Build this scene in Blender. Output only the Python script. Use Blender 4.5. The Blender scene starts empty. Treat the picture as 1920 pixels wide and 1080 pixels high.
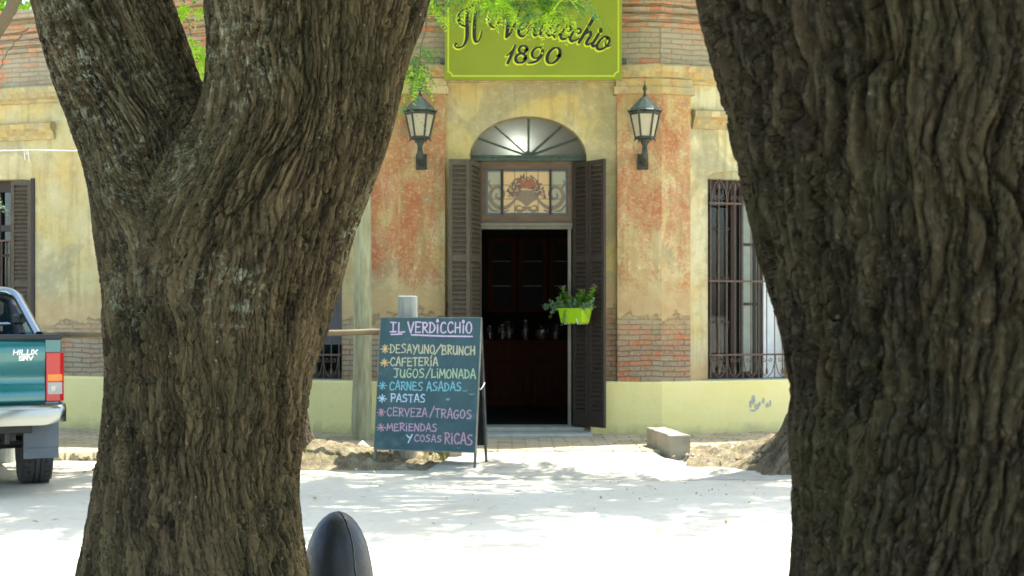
import bpy, bmesh, math, random
import numpy as np
from mathutils import Vector, Matrix

R = math.radians
random.seed(7)
SC = bpy.context.scene
COL = SC.collection

# ------------------------------------------------------------------ camera, sky, sun, exposure
F, HY, CZ = 2600.0, 592.0, 1.5          # focal length and horizon row in photo pixels, eye height
cam = bpy.data.cameras.new('camera')
cam.sensor_width = 36.0
cam.lens = F / 1920 * 36.0
cam.shift_y = (HY - 540) / 1920
cam.clip_end = 3000
cam.dof.use_dof = True
cam.dof.focus_distance = 5.3
cam.dof.aperture_fstop = 8.5
camo = bpy.data.objects.new('camera', cam)
camo.location = (0, 0, CZ)
camo.rotation_euler = (R(90), 0, 0)
COL.objects.link(camo)
SC.camera = camo

SUN_EL, SUN_AZ = R(64), R(43)           # azimuth measured from +X towards +Y
world = bpy.data.worlds.new('World')
SC.world = world
world.use_nodes = True
wn = world.node_tree
sky = wn.nodes.new('ShaderNodeTexSky')
sky.sky_type = 'NISHITA'
sky.sun_disc = False
sky.sun_elevation = SUN_EL
sky.sun_rotation = R(90) - SUN_AZ
sky.dust_density = 2.0
wn.links.new(sky.outputs[0], wn.nodes['Background'].inputs[0])
wn.nodes['Background'].inputs[1].default_value = 0.15
sun = bpy.data.lights.new('sun', 'SUN')
sun.energy = 3.2
sun.angle = R(0.5)
sun.color = (1.0, 0.975, 0.92)
suno = bpy.data.objects.new('sun', sun)
sd = Vector((math.cos(SUN_AZ) * math.cos(SUN_EL), math.sin(SUN_AZ) * math.cos(SUN_EL), math.sin(SUN_EL)))
suno.rotation_euler = sd.to_track_quat('Z', 'Y').to_euler()
COL.objects.link(suno)
SC.view_settings.view_transform = 'Standard'
SC.view_settings.look = 'None'
SC.view_settings.exposure = 2.1
SC.view_settings.gamma = 1.0
SC.cycles.max_bounces = 8
SC.cycles.diffuse_bounces = 4
SC.cycles.transparent_max_bounces = 8
SC.cycles.use_denoising = True


# ------------------------------------------------------------------ helpers
def S(r, g, b):
    def f(c):
        c /= 255.0
        return c / 12.92 if c <= 0.04045 else ((c + 0.055) / 1.055) ** 2.4
    return (f(r), f(g), f(b), 1.0)


def at(px, py, Y):
    """point seen at photo pixel (px, py) standing Y metres away"""
    return Vector(((px - 960) * Y / F, Y, CZ + (HY - py) * Y / F))


def tag(o, label=None, cat=None, group=None, kind=None):
    if label: o['label'] = label
    if cat: o['category'] = cat
    if group: o['group'] = group
    if kind: o['kind'] = kind
    return o


def empty(name, loc, label, cat, group=None, rz=0.0):
    o = bpy.data.objects.new(name, None)
    o.location = loc
    o.rotation_euler = (0, 0, rz)
    o.empty_display_size = 0.1
    COL.objects.link(o)
    return tag(o, label, cat, group)


def base_of(o):
    p = Vector((0, 0, 0))
    while o is not None:
        p = p + Vector(o.location)
        o = o.parent
    return p


def link_mesh(name, me, mat, parent=None, world=True):
    o = bpy.data.objects.new(name, me)
    me.name = name
    if mat is not None:
        me.materials.clear()
        for m in (mat if isinstance(mat, (list, tuple)) else [mat]):
            me.materials.append(m)
    if parent is not None:
        o.parent = parent
        if world:                                    # mesh was written in world metres
            b = base_of(parent)
            if b.length > 0:
                me.transform(Matrix.Translation(-b))
    COL.objects.link(o)
    return o


class MB:
    """collects shapes and links them as one mesh object"""
    def __init__(self):
        self.v, self.f, self.mi = [], [], []
        self.M = Matrix.Identity(4)
        self.cur = 0

    def add(self, vs, fs):
        b = len(self.v)
        for p in vs:
            q = self.M @ Vector(p)
            self.v.append((q.x, q.y, q.z))
        for f in fs:
            self.f.append(tuple(b + i for i in f))
            self.mi.append(self.cur)
        return self

    def box(self, x0, x1, y0, y1, z0, z1):
        vs = [(x0, y0, z0), (x1, y0, z0), (x1, y1, z0), (x0, y1, z0), (x0, y0, z1), (x1, y0, z1), (x1, y1, z1), (x0, y1, z1)]
        return self.add(vs, [(0, 3, 2, 1), (4, 5, 6, 7), (0, 1, 5, 4), (1, 2, 6, 5), (2, 3, 7, 6), (3, 0, 4, 7)])

    def prism(self, poly, z0, z1):
        n = len(poly)
        vs = [(p[0], p[1], z0) for p in poly] + [(p[0], p[1], z1) for p in poly]
        fs = [tuple(range(n - 1, -1, -1)), tuple(range(n, 2 * n))]
        fs += [(i, (i + 1) % n, n + (i + 1) % n, n + i) for i in range(n)]
        return self.add(vs, fs)

    def extr(self, poly, y0, y1):
        """poly in x,z pushed along y"""
        n = len(poly)
        vs = [(p[0], y0, p[1]) for p in poly] + [(p[0], y1, p[1]) for p in poly]
        fs = [tuple(range(n)), tuple(range(2 * n - 1, n - 1, -1))]
        fs += [(i, n + i, n + (i + 1) % n, (i + 1) % n) for i in range(n)]
        return self.add(vs, fs)

    def tube(self, pts, r, n=8, cap=True):
        pts = [Vector(p) for p in pts]
        m = len(pts)
        rr = r if isinstance(r, (list, tuple)) else [r] * m
        vs, fs = [], []
        up = None
        for i, p in enumerate(pts):
            t = (pts[min(i + 1, m - 1)] - pts[max(i - 1, 0)])
            t = t.normalized() if t.length > 1e-9 else Vector((0, 0, 1))
            if up is None:
                a = Vector((0, 0, 1)) if abs(t.z) < 0.9 else Vector((1, 0, 0))
                up = (a - t * a.dot(t)).normalized()
            else:
                up = (up - t * up.dot(t)).normalized()
            s = t.cross(up)
            for k in range(n):
                a = 2 * math.pi * k / n
                vs.append(p + (up * math.cos(a) + s * math.sin(a)) * rr[i])
        for i in range(m - 1):
            for k in range(n):
                fs.append((i * n + k, i * n + (k + 1) % n, (i + 1) * n + (k + 1) % n, (i + 1) * n + k))
        if cap:
            fs.append(tuple(range(n - 1, -1, -1)))
            fs.append(tuple((m - 1) * n + k for k in range(n)))
        return self.add(vs, fs)

    def lathe(self, prof, n=16, c=(0, 0, 0), rot=0.0):
        vs, fs = [], []
        for (r, z) in prof:
            for k in range(n):
                a = 2 * math.pi * k / n + rot
                vs.append((c[0] + r * math.cos(a), c[1] + r * math.sin(a), c[2] + z))
        for i in range(len(prof) - 1):
            for k in range(n):
                fs.append((i * n + k, i * n + (k + 1) % n, (i + 1) * n + (k + 1) % n, (i + 1) * n + k))
        fs.append(tuple(range(n - 1, -1, -1)))
        fs.append(tuple((len(prof) - 1) * n + k for k in range(n)))
        return self.add(vs, fs)

    def build(self, name, mat, parent=None, smooth=False, bevel=0.0, world=True, uv=False, auto=40):
        me = bpy.data.meshes.new(name)
        me.from_pydata(self.v, [], self.f)
        if any(self.mi):
            me.polygons.foreach_set('material_index', self.mi)
        bm = bmesh.new()
        bm.from_mesh(me)
        bmesh.ops.recalc_face_normals(bm, faces=bm.faces)
        if uv:
            box_uv(bm)
        bm.to_mesh(me)
        bm.free()
        o = link_mesh(name, me, mat, parent, world)
        if smooth:
            me.polygons.foreach_set('use_smooth', [True] * len(me.polygons))
            me.set_sharp_from_angle(angle=R(auto))
        if bevel > 0:
            b = o.modifiers.new('bevel', 'BEVEL')
            b.width = bevel
            b.segments = 2
            b.limit_method = 'ANGLE'
            b.angle_limit = R(40)
        return o


def box_uv(bm):
    lay = bm.loops.layers.uv.new('UVMap')
    for f in bm.faces:
        n = f.normal
        if abs(n.z) > 0.8:
            for l in f.loops:
                l[lay].uv = (l.vert.co.x, l.vert.co.y)
        else:
            t = Vector((-n.y, n.x, 0))
            t.normalize()
            if t.x < 0: t = -t
            if abs(t.x) < 0.3 and t.y < 0: t = -t
            for l in f.loops:
                l[lay].uv = (l.vert.co.dot(t), l.vert.co.z)


# ------------------------------------------------------------------ numpy noise
_rng = np.random.RandomState(11)
_grad = _rng.normal(size=(256, 3)).astype(np.float32)
_grad /= np.linalg.norm(_grad, axis=1)[:, None]


def perlin(P, seed=0):
    P = P.astype(np.float32)
    I = np.floor(P).astype(np.int64)
    fr = P - I
    u = fr * fr * fr * (fr * (fr * 6 - 15) + 10)
    out = np.zeros(len(P), np.float32)
    for dx in (0, 1):
        wx = u[:, 0] if dx else 1 - u[:, 0]
        for dy in (0, 1):
            wy = u[:, 1] if dy else 1 - u[:, 1]
            for dz in (0, 1):
                wz = u[:, 2] if dz else 1 - u[:, 2]
                h = ((I[:, 0] + dx) * 73856093) ^ ((I[:, 1] + dy) * 19349663) ^ ((I[:, 2] + dz) * 83492791) ^ (seed * 2654435)
                h = (h ^ (h >> 13)) * 1274126177
                g = _grad[((h ^ (h >> 16)) & 255)]
                out += wx * wy * wz * (g[:, 0] * (fr[:, 0] - dx) + g[:, 1] * (fr[:, 1] - dy) + g[:, 2] * (fr[:, 2] - dz))
    return out


def fbm(P, oct=3, seed=0):
    a, t = 1.0, 0
    for k in range(oct):
        t = t + a * perlin(P * (2 ** k), seed + k)
        a *= 0.5
    return t


def worley(P, seed=0):
    """F2 - F1 of a jittered cell grid: 0 along the cracks between cells"""
    P = P.astype(np.float32)
    I = np.floor(P).astype(np.int64)
    fr = (P - I).astype(np.float32)
    f1 = np.full(len(P), 9.0, np.float32); f2 = f1.copy()
    for dx in (-1, 0, 1):
        for dy in (-1, 0, 1):
            for dz in (-1, 0, 1):
                h = ((I[:, 0] + dx) * 73856093) ^ ((I[:, 1] + dy) * 19349663) ^ ((I[:, 2] + dz) * 83492791) ^ (seed * 2654435)
                h = (h ^ (h >> 13)) * 1274126177
                h = h ^ (h >> 16)
                jx = (h & 1023).astype(np.float32) / 1023; jy = ((h >> 10) & 1023).astype(np.float32) / 1023; jz = ((h >> 20) & 1023).astype(np.float32) / 1023
                d = (dx + jx - fr[:, 0]) ** 2 + (dy + jy - fr[:, 1]) ** 2 + (dz + jz - fr[:, 2]) ** 2
                nf1 = np.minimum(f1, d)
                f2 = np.minimum(f2, np.maximum(f1, d))
                f1 = nf1
    return np.sqrt(f2) - np.sqrt(f1)


def sstep(a, b, x):
    t = np.clip((x - a) / (b - a), 0, 1)
    return t * t * (3 - 2 * t)


# ------------------------------------------------------------------ materials
class NT:
    def __init__(self, name):
        self.m = bpy.data.materials.new(name)
        self.m.use_nodes = True
        self.t = self.m.node_tree
        self.b = self.t.nodes['Principled BSDF']
        self.out = self.t.nodes['Material Output']
        self.tc = self.t.nodes.new('ShaderNodeTexCoord')

    def n(self, typ): return self.t.nodes.new(typ)
    def l(self, a, b): self.t.links.new(a, b)

    def vec(self, src='Object', scale=(1, 1, 1), loc=(0, 0, 0)):
        mp = self.n('ShaderNodeMapping')
        mp.inputs['Scale'].default_value = scale
        mp.inputs['Location'].default_value = loc
        self.l(self.tc.outputs[src], mp.inputs[0])
        return mp.outputs[0]

    def noise(self, vec, scale, detail=4, rough=0.55, dist=0.0):
        x = self.n('ShaderNodeTexNoise')
        x.inputs['Scale'].default_value = scale
        x.inputs['Detail'].default_value = detail
        x.inputs['Roughness'].default_value = rough
        x.inputs['Distortion'].default_value = dist
        if vec is not None: self.l(vec, x.inputs['Vector'])
        return x.outputs['Fac']

    def ramp(self, fac, stops, interp='LINEAR'):
        x = self.n('ShaderNodeValToRGB')
        x.color_ramp.interpolation = interp
        e = x.color_ramp.elements
        while len(e) < len(stops): e.new(0.5)
        for i, (p, c) in enumerate(stops):
            e[i].position = p
            e[i].color = c if isinstance(c, tuple) else (c, c, c, 1)
        self.l(fac, x.inputs[0])
        return x.outputs[0]

    def mix(self, fac, a, b, mode='MIX'):
        x = self.n('ShaderNodeMixRGB')
        x.blend_type = mode
        for k, v in ((0, fac), (1, a), (2, b)):
            if isinstance(v, bpy.types.NodeSocket): self.l(v, x.inputs[k])
            else: x.inputs[k].default_value = v
        return x.outputs[0]

    def math(self, op, a, b=0.0, clamp=False):
        x = self.n('ShaderNodeMath')
        x.operation = op
        x.use_clamp = clamp
        for k, v in ((0, a), (1, b)):
            if isinstance(v, bpy.types.NodeSocket): self.l(v, x.inputs[k])
            else: x.inputs[k].default_value = v
        return x.outputs[0]

    def bump(self, h, strength=0.5, dist=0.02, prev=None):
        x = self.n('ShaderNodeBump')
        x.inputs['Strength'].default_value = strength
        x.inputs['Distance'].default_value = dist
        self.l(h, x.inputs['Height'])
        if prev is not None: self.l(prev, x.inputs['Normal'])
        self.l(x.outputs[0], self.b.inputs['Normal'])
        return x.outputs[0]

    def set(self, col=None, rough=None, metal=None, spec=None):
        for k, v in (('Base Color', col), ('Roughness', rough), ('Metallic', metal), ('Specular IOR Level', spec)):
            if v is None: continue
            if isinstance(v, bpy.types.NodeSocket): self.l(v, self.b.inputs[k])
            else: self.b.inputs[k].default_value = v
        return self.m


def simple(name, c1, c2=None, scale=6.0, rough=0.7, metal=0.0, bump=0.2, bscale=40.0, stretch=(1, 1, 1), spec=0.4, dist=0.004):
    n = NT(name)
    c2 = c2 or tuple(min(1, x * 1.35) for x in c1[:3]) + (1,)
    v = n.vec('Object', stretch)
    f = n.noise(v, scale, 5, 0.6)
    col = n.ramp(f, [(0.3, c1), (0.7, c2)])
    if bump > 0:
        n.bump(n.noise(v, bscale, 4, 0.6), bump, dist)
    rr = n.ramp(n.noise(v, scale * 2, 3), [(0.3, max(0, rough - 0.1)), (0.7, min(1, rough + 0.1))])
    return n.set(col, rr, metal, spec)


def plaster(name, warm=(S(196, 174, 100), S(188, 176, 124)), red=0.0, brick=None, grey=0.12, seed=0.0, allbrick=False):
    """flaking lime plaster; red = amount of old red paint, brick = (height, wobble) below which the bricks are bare"""
    n = NT(name)
    v = n.vec('UV', (1, 1, 1), (seed, 0, 0))
    # ---- bricks
    wob = n.noise(v, 3.0, 3)
    bv = n.n('ShaderNodeVectorMath'); bv.operation = 'ADD'
    wv = n.n('ShaderNodeCombineXYZ')
    n.l(n.math('MULTIPLY', wob, 0.06), wv.inputs[1])
    n.l(n.math('MULTIPLY', n.noise(v, 20, 3), 0.05), wv.inputs[0])
    n.l(v, bv.inputs[0]); n.l(wv.outputs[0], bv.inputs[1])
    bt = n.n('ShaderNodeTexBrick')
    bt.offset = 0.5
    for k, val in (('Color1', (0, 0, 0, 1)), ('Color2', (1, 1, 1, 1)), ('Mortar', (0.2, 0.2, 0.2, 1)), ('Scale', 1.0), ('Mortar Size', 0.007),
                   ('Mortar Smooth', 0.3), ('Bias', 0.0), ('Brick Width', 0.27), ('Row Height', 0.062)):
        bt.inputs[k].default_value = val
    n.l(bv.outputs[0], bt.inputs['Vector'])
    if allbrick:
        bc = n.ramp(bt.outputs['Color'], [(0.0, S(150, 130, 100)), (0.3, S(170, 132, 94)), (0.5, S(190, 116, 72)), (0.8, S(200, 104, 56)), (0.9, S(160, 140, 110))] if allbrick == 2 else [(0.0, S(140, 128, 106)), (0.4, S(160, 146, 118)), (0.66, S(154, 132, 102)), (0.82, S(172, 124, 88)), (0.92, S(204, 110, 62))])
    else:
        bc = n.ramp(bt.outputs['Color'], [(0.0, S(132, 116, 92)), (0.3, S(146, 118, 90)), (0.55, S(152, 106, 78)), (0.75, S(144, 128, 102)), (0.92, S(180, 98, 60))])
    bc = n.mix(n.ramp(n.noise(v, 24, 5, 0.7), [(0.42, 0.0), (0.7, 0.7)]), bc, S(176, 162, 134))
    lime = n.ramp(n.noise(v, 2.2, 5, 0.65), [(0.42, 0.0), (0.6, 1.0)])
    bc = n.mix(n.math('MULTIPLY', lime, 0.7), bc, S(160, 152, 128))
    bc = n.mix(n.math('MULTIPLY', bt.outputs['Fac'], 0.35 if allbrick else 0.8), bc, S(112, 98, 78))
    bh = n.math('SUBTRACT', n.math('MULTIPLY', n.noise(v, 60, 4), 0.5), bt.outputs['Fac'])
    if allbrick:
        st = n.noise(n.vec('UV', (2.2, 0.35, 1)), 1.5, 4)
        bc = n.mix(n.ramp(st, [(0.5, 0.0), (0.75, 0.5)]), bc, S(120, 116, 98))
        n.bump(bh, 0.8, 0.02)
        return n.set(bc, 0.9, 0, 0.2)
    # ---- plaster colours
    pc = n.ramp(n.noise(v, 1.6, 6, 0.62, 0.4), [(0.32, warm[0]), (0.52, warm[1]), (0.7, S(206, 192, 150))])
    pc = n.mix(n.ramp(n.noise(n.vec('UV', (1, 1, 1), (3.1 + seed, 7, 0)), 1.1, 5, 0.6), [(0.52, 0.0), (0.74, 0.6)]), pc, S(208, 168, 84))
    if red > 0:
        rm = n.noise(n.vec('UV', (1.6, 0.75, 1), (seed + 1.7, 2, 0)), 2.0, 8, 0.68, 0.6)
        lo = 0.64 - 0.26 * red
        fine = n.noise(v, 34, 4, 0.7)
        rm = n.math('ADD', rm, n.math('MULTIPLY', n.math('SUBTRACT', fine, 0.5), 0.46))
        # the red coat wore away towards the foot of the wall
        sep = n.n('ShaderNodeSeparateXYZ'); n.l(n.tc.outputs['UV'], sep.inputs[0])
        low = n.math('MULTIPLY', n.math('SUBTRACT', 2.1, sep.outputs[1], True), 0.42)
        rm = n.math('SUBTRACT', rm, low)
        redc = n.ramp(n.noise(v, 5, 5, 0.6), [(0.3, S(158, 80, 50)), (0.7, S(180, 116, 84))])
        pc = n.mix(n.ramp(rm, [(lo, 0.0), (lo + 0.025, 0.5), (lo + 0.12, 0.6), (lo + 0.15, 0.9)]), pc, redc)
        # pale flakes of limewash where the red coat stops
        bnd = n.math('SUBTRACT', 1.0, n.math('MULTIPLY', n.math('ABSOLUTE', n.math('SUBTRACT', sep.outputs[1], 2.05)), 2.6), True)
        fk = n.noise(n.vec('UV', (3.0, 1.0, 1), (seed + 5, 1, 0)), 5, 8, 0.78)
        fk = n.math('ADD', fk, n.math('MULTIPLY', bnd, 0.10))
        pc = n.mix(n.ramp(fk, [(0.66, 0.0), (0.69, 0.7)]), pc, S(214, 200, 164))
    # cement repairs with an outline of their own
    gm = n.noise(n.vec('UV', (1, 0.8, 1), (9 + seed, 4, 0)), 1.3, 5, 0.55, 0.8)
    pc = n.mix(n.ramp(gm, [(0.62 - grey, 0.0), (0.64 - grey, 0.4), (0.74 - grey, 0.75)]), pc, S(150, 145, 116))
    # rain streaks and fine grime
    st = n.noise(n.vec('UV', (7, 0.5, 1)), 1.4, 5, 0.6)
    pc = n.mix(n.ramp(st, [(0.5, 0.0), (0.72, 0.6)]), pc, S(136, 122, 84))
    pc = n.mix(n.ramp(n.noise(v, 22, 5, 0.7), [(0.55, 0.0), (0.75, 0.6)]), pc, S(226, 208, 158))
    pc = n.mix(n.ramp(n.noise(v, 48, 3, 0.7), [(0.62, 0.0), (0.72, 0.5)]), pc, S(120, 96, 62))
    mot = n.noise(v, 5.5, 9, 0.78)
    pc = n.mix(n.ramp(mot, [(0.48, 0.0), (0.68, 0.55)]), pc, S(152, 130, 82))
    pc = n.mix(n.ramp(n.noise(n.vec('UV', (1, 1, 1), (seed, 3.3, 0)), 12, 8, 0.8), [(0.54, 0.0), (0.59, 0.38)]), pc, S(206, 190, 142))
    h = n.noise(v, 18, 6, 0.6)
    col = pc
    if brick:
        sep = n.n('ShaderNodeSeparateXYZ'); n.l(n.tc.outputs['UV'], sep.inputs[0])
        edge = n.math('MULTIPLY', n.math('SUBTRACT', n.noise(v, 2.3, 6, 0.6), 0.5), brick[1])
        edge2 = n.math('MULTIPLY', n.math('SUBTRACT', n.noise(v, 8, 8, 0.75), 0.5), 0.4)
        d = n.math('SUBTRACT', n.math('ADD', n.math('ADD', edge, edge2), brick[0]), sep.outputs[1])
        mk = n.ramp(d, [(0.0, 0.0), (0.02, 1.0)])
        # bare, paler undercoat above the missing plaster
        und = n.ramp(d, [(0.0, 0.0), (0.001, 0.0)])
        d2 = n.math('ADD', d, 0.42)
        pc = n.mix(n.math('MULTIPLY', n.ramp(d2, [(0.0, 0.0), (0.25, 1.0)]), 0.75), pc, n.ramp(n.noise(v, 6, 5), [(0.3, S(178, 148, 104)), (0.7, S(192, 168, 126))]))
        bc = n.mix(n.math('MULTIPLY', n.ramp(d, [(0.0, 0.85), (0.35, 0.0)]), n.ramp(n.noise(v, 7, 7, 0.75), [(0.38, 0.2), (0.58, 1.0)])), bc, S(182, 160, 118))
        col = n.mix(mk, pc, bc)
        hb = n.mix(mk, h, bh)
        hh = n.math('SUBTRACT', hb, n.math('MULTIPLY', mk, 1.2))
        n.bump(hh, 0.75, 0.014)
    else:
        n.bump(h, 0.35, 0.012)
    return n.set(col, 0.88, 0, 0.2)


def bark_mat(name, c1, c2, lichen=0.5, moss=0.3, Fb=26.0, colonies=()):
    n = NT(name)
    w = n.vec('Object')
    at_ = n.n('ShaderNodeAttribute'); at_.attribute_name = 'bark_q'
    q = at_.outputs['Vector']
    wn_ = n.n('ShaderNodeTexNoise'); wn_.inputs['Scale'].default_value = 14; wn_.inputs['Detail'].default_value = 5
    n.l(q, wn_.inputs['Vector'])
    def sub(a, b, op='SUBTRACT'):
        x = n.n('ShaderNodeVectorMath'); x.operation = op
        for k, v in ((0, a), (1, b)):
            if isinstance(v, bpy.types.NodeSocket): n.l(v, x.inputs[k])
            else: x.inputs[k].default_value = v
        return x.outputs[0]
    qw = sub(q, sub(sub(wn_.outputs['Color'], (.5, .5, .5)), (0.05, 0.05, 0.05), 'MULTIPLY'), 'ADD')
    def vor(sc, st, feat):
        x = n.n('ShaderNodeTexVoronoi'); x.feature = feat
        x.inputs['Scale'].default_value = 1.0
        n.l(sub(qw, (sc, sc, sc * st), 'MULTIPLY'), x.inputs['Vector'])
        return x
    cr1 = n.ramp(vor(Fb * 1.6, 0.085, 'DISTANCE_TO_EDGE').outputs['Distance'], [(0.0, 0.0), (0.08, 0.85), (0.3, 1.0)])
    cr2 = n.ramp(vor(Fb * 3.1, 0.22, 'DISTANCE_TO_EDGE').outputs['Distance'], [(0.0, 0.0), (0.12, 1.0)])
    plate = n.n('ShaderNodeSeparateColor'); n.l(vor(Fb * 1.6, 0.085, 'F1').outputs['Color'], plate.inputs[0])
    grain = n.noise(sub(qw, (1, 1, 0.16), 'MULTIPLY'), 95, 6, 0.7)
    f = n.math('ADD', n.math('MULTIPLY', n.noise(sub(qw, (1, 1, 0.3), 'MULTIPLY'), 24, 7, 0.68), 0.75), n.math('MULTIPLY', plate.outputs[0], 0.25))
    col = n.ramp(f, [(0.32, c1), (0.68, c2)])
    col = n.mix(n.ramp(n.noise(w, 2.6, 4), [(0.42, 0.0), (0.68, moss)]), col, S(66, 66, 38))
    col = n.mix(n.ramp(n.noise(w, 5.0, 5), [(0.55, 0.0), (0.75, 0.3)]), col, S(90, 72, 52))
    col = n.mix(n.ramp(n.noise(w, 60, 5, 0.75), [(0.5, 0.0), (0.72, 0.35)]), col, S(118, 108, 84))
    zone = n.ramp(n.noise(n.vec('Object', (1, 1, 0.75), (2.2, 0.4, 1.3)), 2.4, 4, 0.6), [(0.66 - 0.14 * lichen, 0.0), (0.80 - 0.14 * lichen, 1.0)])
    for (c, r_) in colonies:                      # patches where the lichen has settled
        dn = n.n('ShaderNodeVectorMath'); dn.operation = 'DISTANCE'
        n.l(w, dn.inputs[0]); dn.inputs[1].default_value = c
        k_ = n.math('DIVIDE', dn.outputs['Value'], r_)
        zone = n.math('MAXIMUM', zone, n.math('MULTIPLY', n.ramp(k_, [(0.35, 1.0), (1.0, 0.0)]), n.ramp(n.noise(w, 9, 4), [(0.35, 0.3), (0.6, 1.0)])))
    spots = n.ramp(n.noise(w, 30, 6, 0.78), [(0.50, 0.0), (0.58, 1.0)])
    col = n.mix(n.math('MULTIPLY', n.math('MULTIPLY', zone, spots), 0.8), col, n.ramp(n.noise(w, 44, 4), [(0.35, S(124, 126, 96)), (0.7, S(190, 190, 158))]))
    fl = n.ramp(n.noise(w, 70, 2, 0.5), [(0.71, 0.0), (0.75, 1.0)])
    col = n.mix(n.math('MULTIPLY', fl, 0.5 if colonies else 0.2), col, S(168, 162, 136))
    b0 = n.bump(cr1, 1.0, 0.22 / Fb)
    b1 = n.bump(cr2, 0.6, 0.08 / Fb, b0)
    b2 = n.bump(grain, 0.8, 0.006, b1)
    n.bump(n.noise(w, 240, 4, 0.7), 0.5, 0.0025, b2)
    return n.set(col, 0.92, 0, 0.12)


def leaf_mat(name, c1, c2, trans=0.45):
    n = NT(name)
    geo = n.n('ShaderNodeObjectInfo')
    col = n.ramp(n.noise(n.vec('Object'), 9, 3), [(0.3, c1), (0.7, c2)])
    n.set(col, 0.38, 0, 0.5)
    tr = n.n('ShaderNodeBsdfTranslucent')
    n.l(n.mix(0.5, col, S(150, 190, 40)), tr.inputs[0])
    mx = n.n('ShaderNodeMixShader')
    mx.inputs[0].default_value = trans
    n.l(n.b.outputs[0], mx.inputs[1]); n.l(tr.outputs[0], mx.inputs[2])
    n.l(mx.outputs[0], n.out.inputs[0])
    return n.m


def glass_mat(name, tint=(0.9, 0.95, 0.95, 1), rough=0.02, alpha=0.22):
    n = NT(name)
    n.set(tint, rough, 0, 0.5)
    tp = n.n('ShaderNodeBsdfTransparent')
    tp.inputs[0].default_value = tint
    fr = n.n('ShaderNodeFresnel'); fr.inputs[0].default_value = 1.5
    gl = n.n('ShaderNodeBsdfGlossy'); gl.inputs[1].default_value = rough
    mx = n.n('ShaderNodeMixShader')
    n.l(n.math('MULTIPLY', fr.outputs[0], alpha * 2.5), mx.inputs[0])
    n.l(tp.outputs[0], mx.inputs[1]); n.l(gl.outputs[0], mx.inputs[2])
    n.l(mx.outputs[0], n.out.inputs[0])
    return n.m


def frosted(name, col, trans=0.6, rough=0.35):
    n = NT(name)
    c = n.ramp(n.noise(n.vec('Object'), 60, 4, 0.7), [(0.3, col), (0.7, tuple(min(1, x * 1.2) for x in col[:3]) + (1,))])
    n.set(c, rough, 0, 0.6)
    n.bump(n.noise(n.vec('Object'), 120, 3), 0.3, 0.002)
    tr = n.n('ShaderNodeBsdfTranslucent')
    n.l(c, tr.inputs[0])
    mx = n.n('ShaderNodeMixShader')
    mx.inputs[0].default_value = trans
    n.l(n.b.outputs[0], mx.inputs[1]); n.l(tr.outputs[0], mx.inputs[2])
    n.l(mx.outputs[0], n.out.inputs[0])
    return n.m


def emit_mat(name, col, k):
    n = NT(name)
    n.set(col, 0.5)
    n.b.inputs['Emission Color'].default_value = col
    n.b.inputs['Emission Strength'].default_value = k
    return n.m


def chalk_mat(name, col):
    n = NT(name)
    f = n.ramp(n.noise(n.vec('Object'), 170, 4, 0.8), [(0.3, 0.25), (0.62, 1.0)])
    return n.set(n.mix(f, S(62, 84, 84), col), 0.95, 0, 0.1)


M = {}
M['panel'] = plaster('panel_plaster', brick=(1.6, 0.5), grey=0.17, seed=2.3)
M['wingplaster'] = plaster('wing_plaster', (S(188, 170, 110), S(186, 176, 132)), brick=(1.42, 0.5), grey=0.10, seed=5.1)
M['wingplaster2'] = plaster('right_wing_plaster', (S(204, 190, 130), S(206, 200, 162)), brick=(0.7, 0.6), grey=0.12, seed=8.6)
M['pilaster'] = plaster('pilaster_plaster', (S(186, 154, 98), S(186, 164, 118)), red=0.85, brick=(1.5, 0.6), grey=0.02, seed=0.4)
M['pilaster2'] = plaster('pilaster_plaster_worn', (S(188, 156, 100), S(188, 164, 118)), red=0.72, brick=(1.5, 0.6), grey=0.0, seed=12.9)
M['cornice'] = plaster('cornice_plaster', (S(182, 154, 96), S(178, 162, 116)), red=0.25, grey=0.16, seed=17.2)
M['parapet'] = plaster('parapet_brick', allbrick=True, seed=4.4)
n_ = NT('plinth_paint')
_v = n_.vec('UV')
_c = n_.ramp(n_.noise(_v, 2.0, 5, 0.6), [(0.3, S(226, 213, 137)), (0.7, S(232, 220, 156))])
_c = n_.mix(n_.ramp(n_.noise(_v, 9, 6, 0.7), [(0.58, 0.0), (0.75, 0.35)]), _c, S(184, 170, 110))
_s = n_.n('ShaderNodeSeparateXYZ'); n_.l(n_.tc.outputs['UV'], _s.inputs[0])
_d = n_.math('SUBTRACT', n_.math('MULTIPLY', n_.noise(_v, 4, 6, 0.72), 0.44), _s.outputs[1])
_c = n_.mix(n_.ramp(_d, [(0.0, 0.0), (0.14, 0.5)]), _c, S(150, 138, 96))
n_.bump(n_.noise(_v, 10, 6, 0.6), 0.3, 0.012)
M['plinth'] = n_.set(_c, 0.75, 0, 0.3)
M['course'] = plaster('course_brick', allbrick=2, seed=6.4)
M['sign'] = simple('sign_green', S(116, 130, 22), S(128, 141, 30), 1.5, 0.5, 0, 0.05)
M['signline'] = simple('sign_lime', S(170, 182, 44), S(180, 192, 54), 4, 0.5, 0, 0)
M['signink'] = simple('sign_ink', S(20, 27, 27), S(27, 34, 33), 4, 0.5, 0, 0)
M['signglow'] = simple('sign_yellow', S(198, 206, 36), S(206, 214, 48), 4, 0.5, 0, 0)
M['iron'] = simple('old_iron', S(58, 62, 58), S(86, 92, 84), 18, 0.55, 0.3, 0.2)
M['lampiron'] = simple('lamp_iron', S(46, 50, 44), S(70, 76, 66), 22, 0.5, 0.3, 0.2)
M['lamproof'] = simple('lamp_roof', S(78, 90, 80), S(100, 112, 100), 12, 0.5, 0.4, 0.2)
M['grille'] = simple('grille_iron', S(84, 66, 54), S(112, 92, 78), 20, 0.7, 0.1, 0.3)
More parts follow.
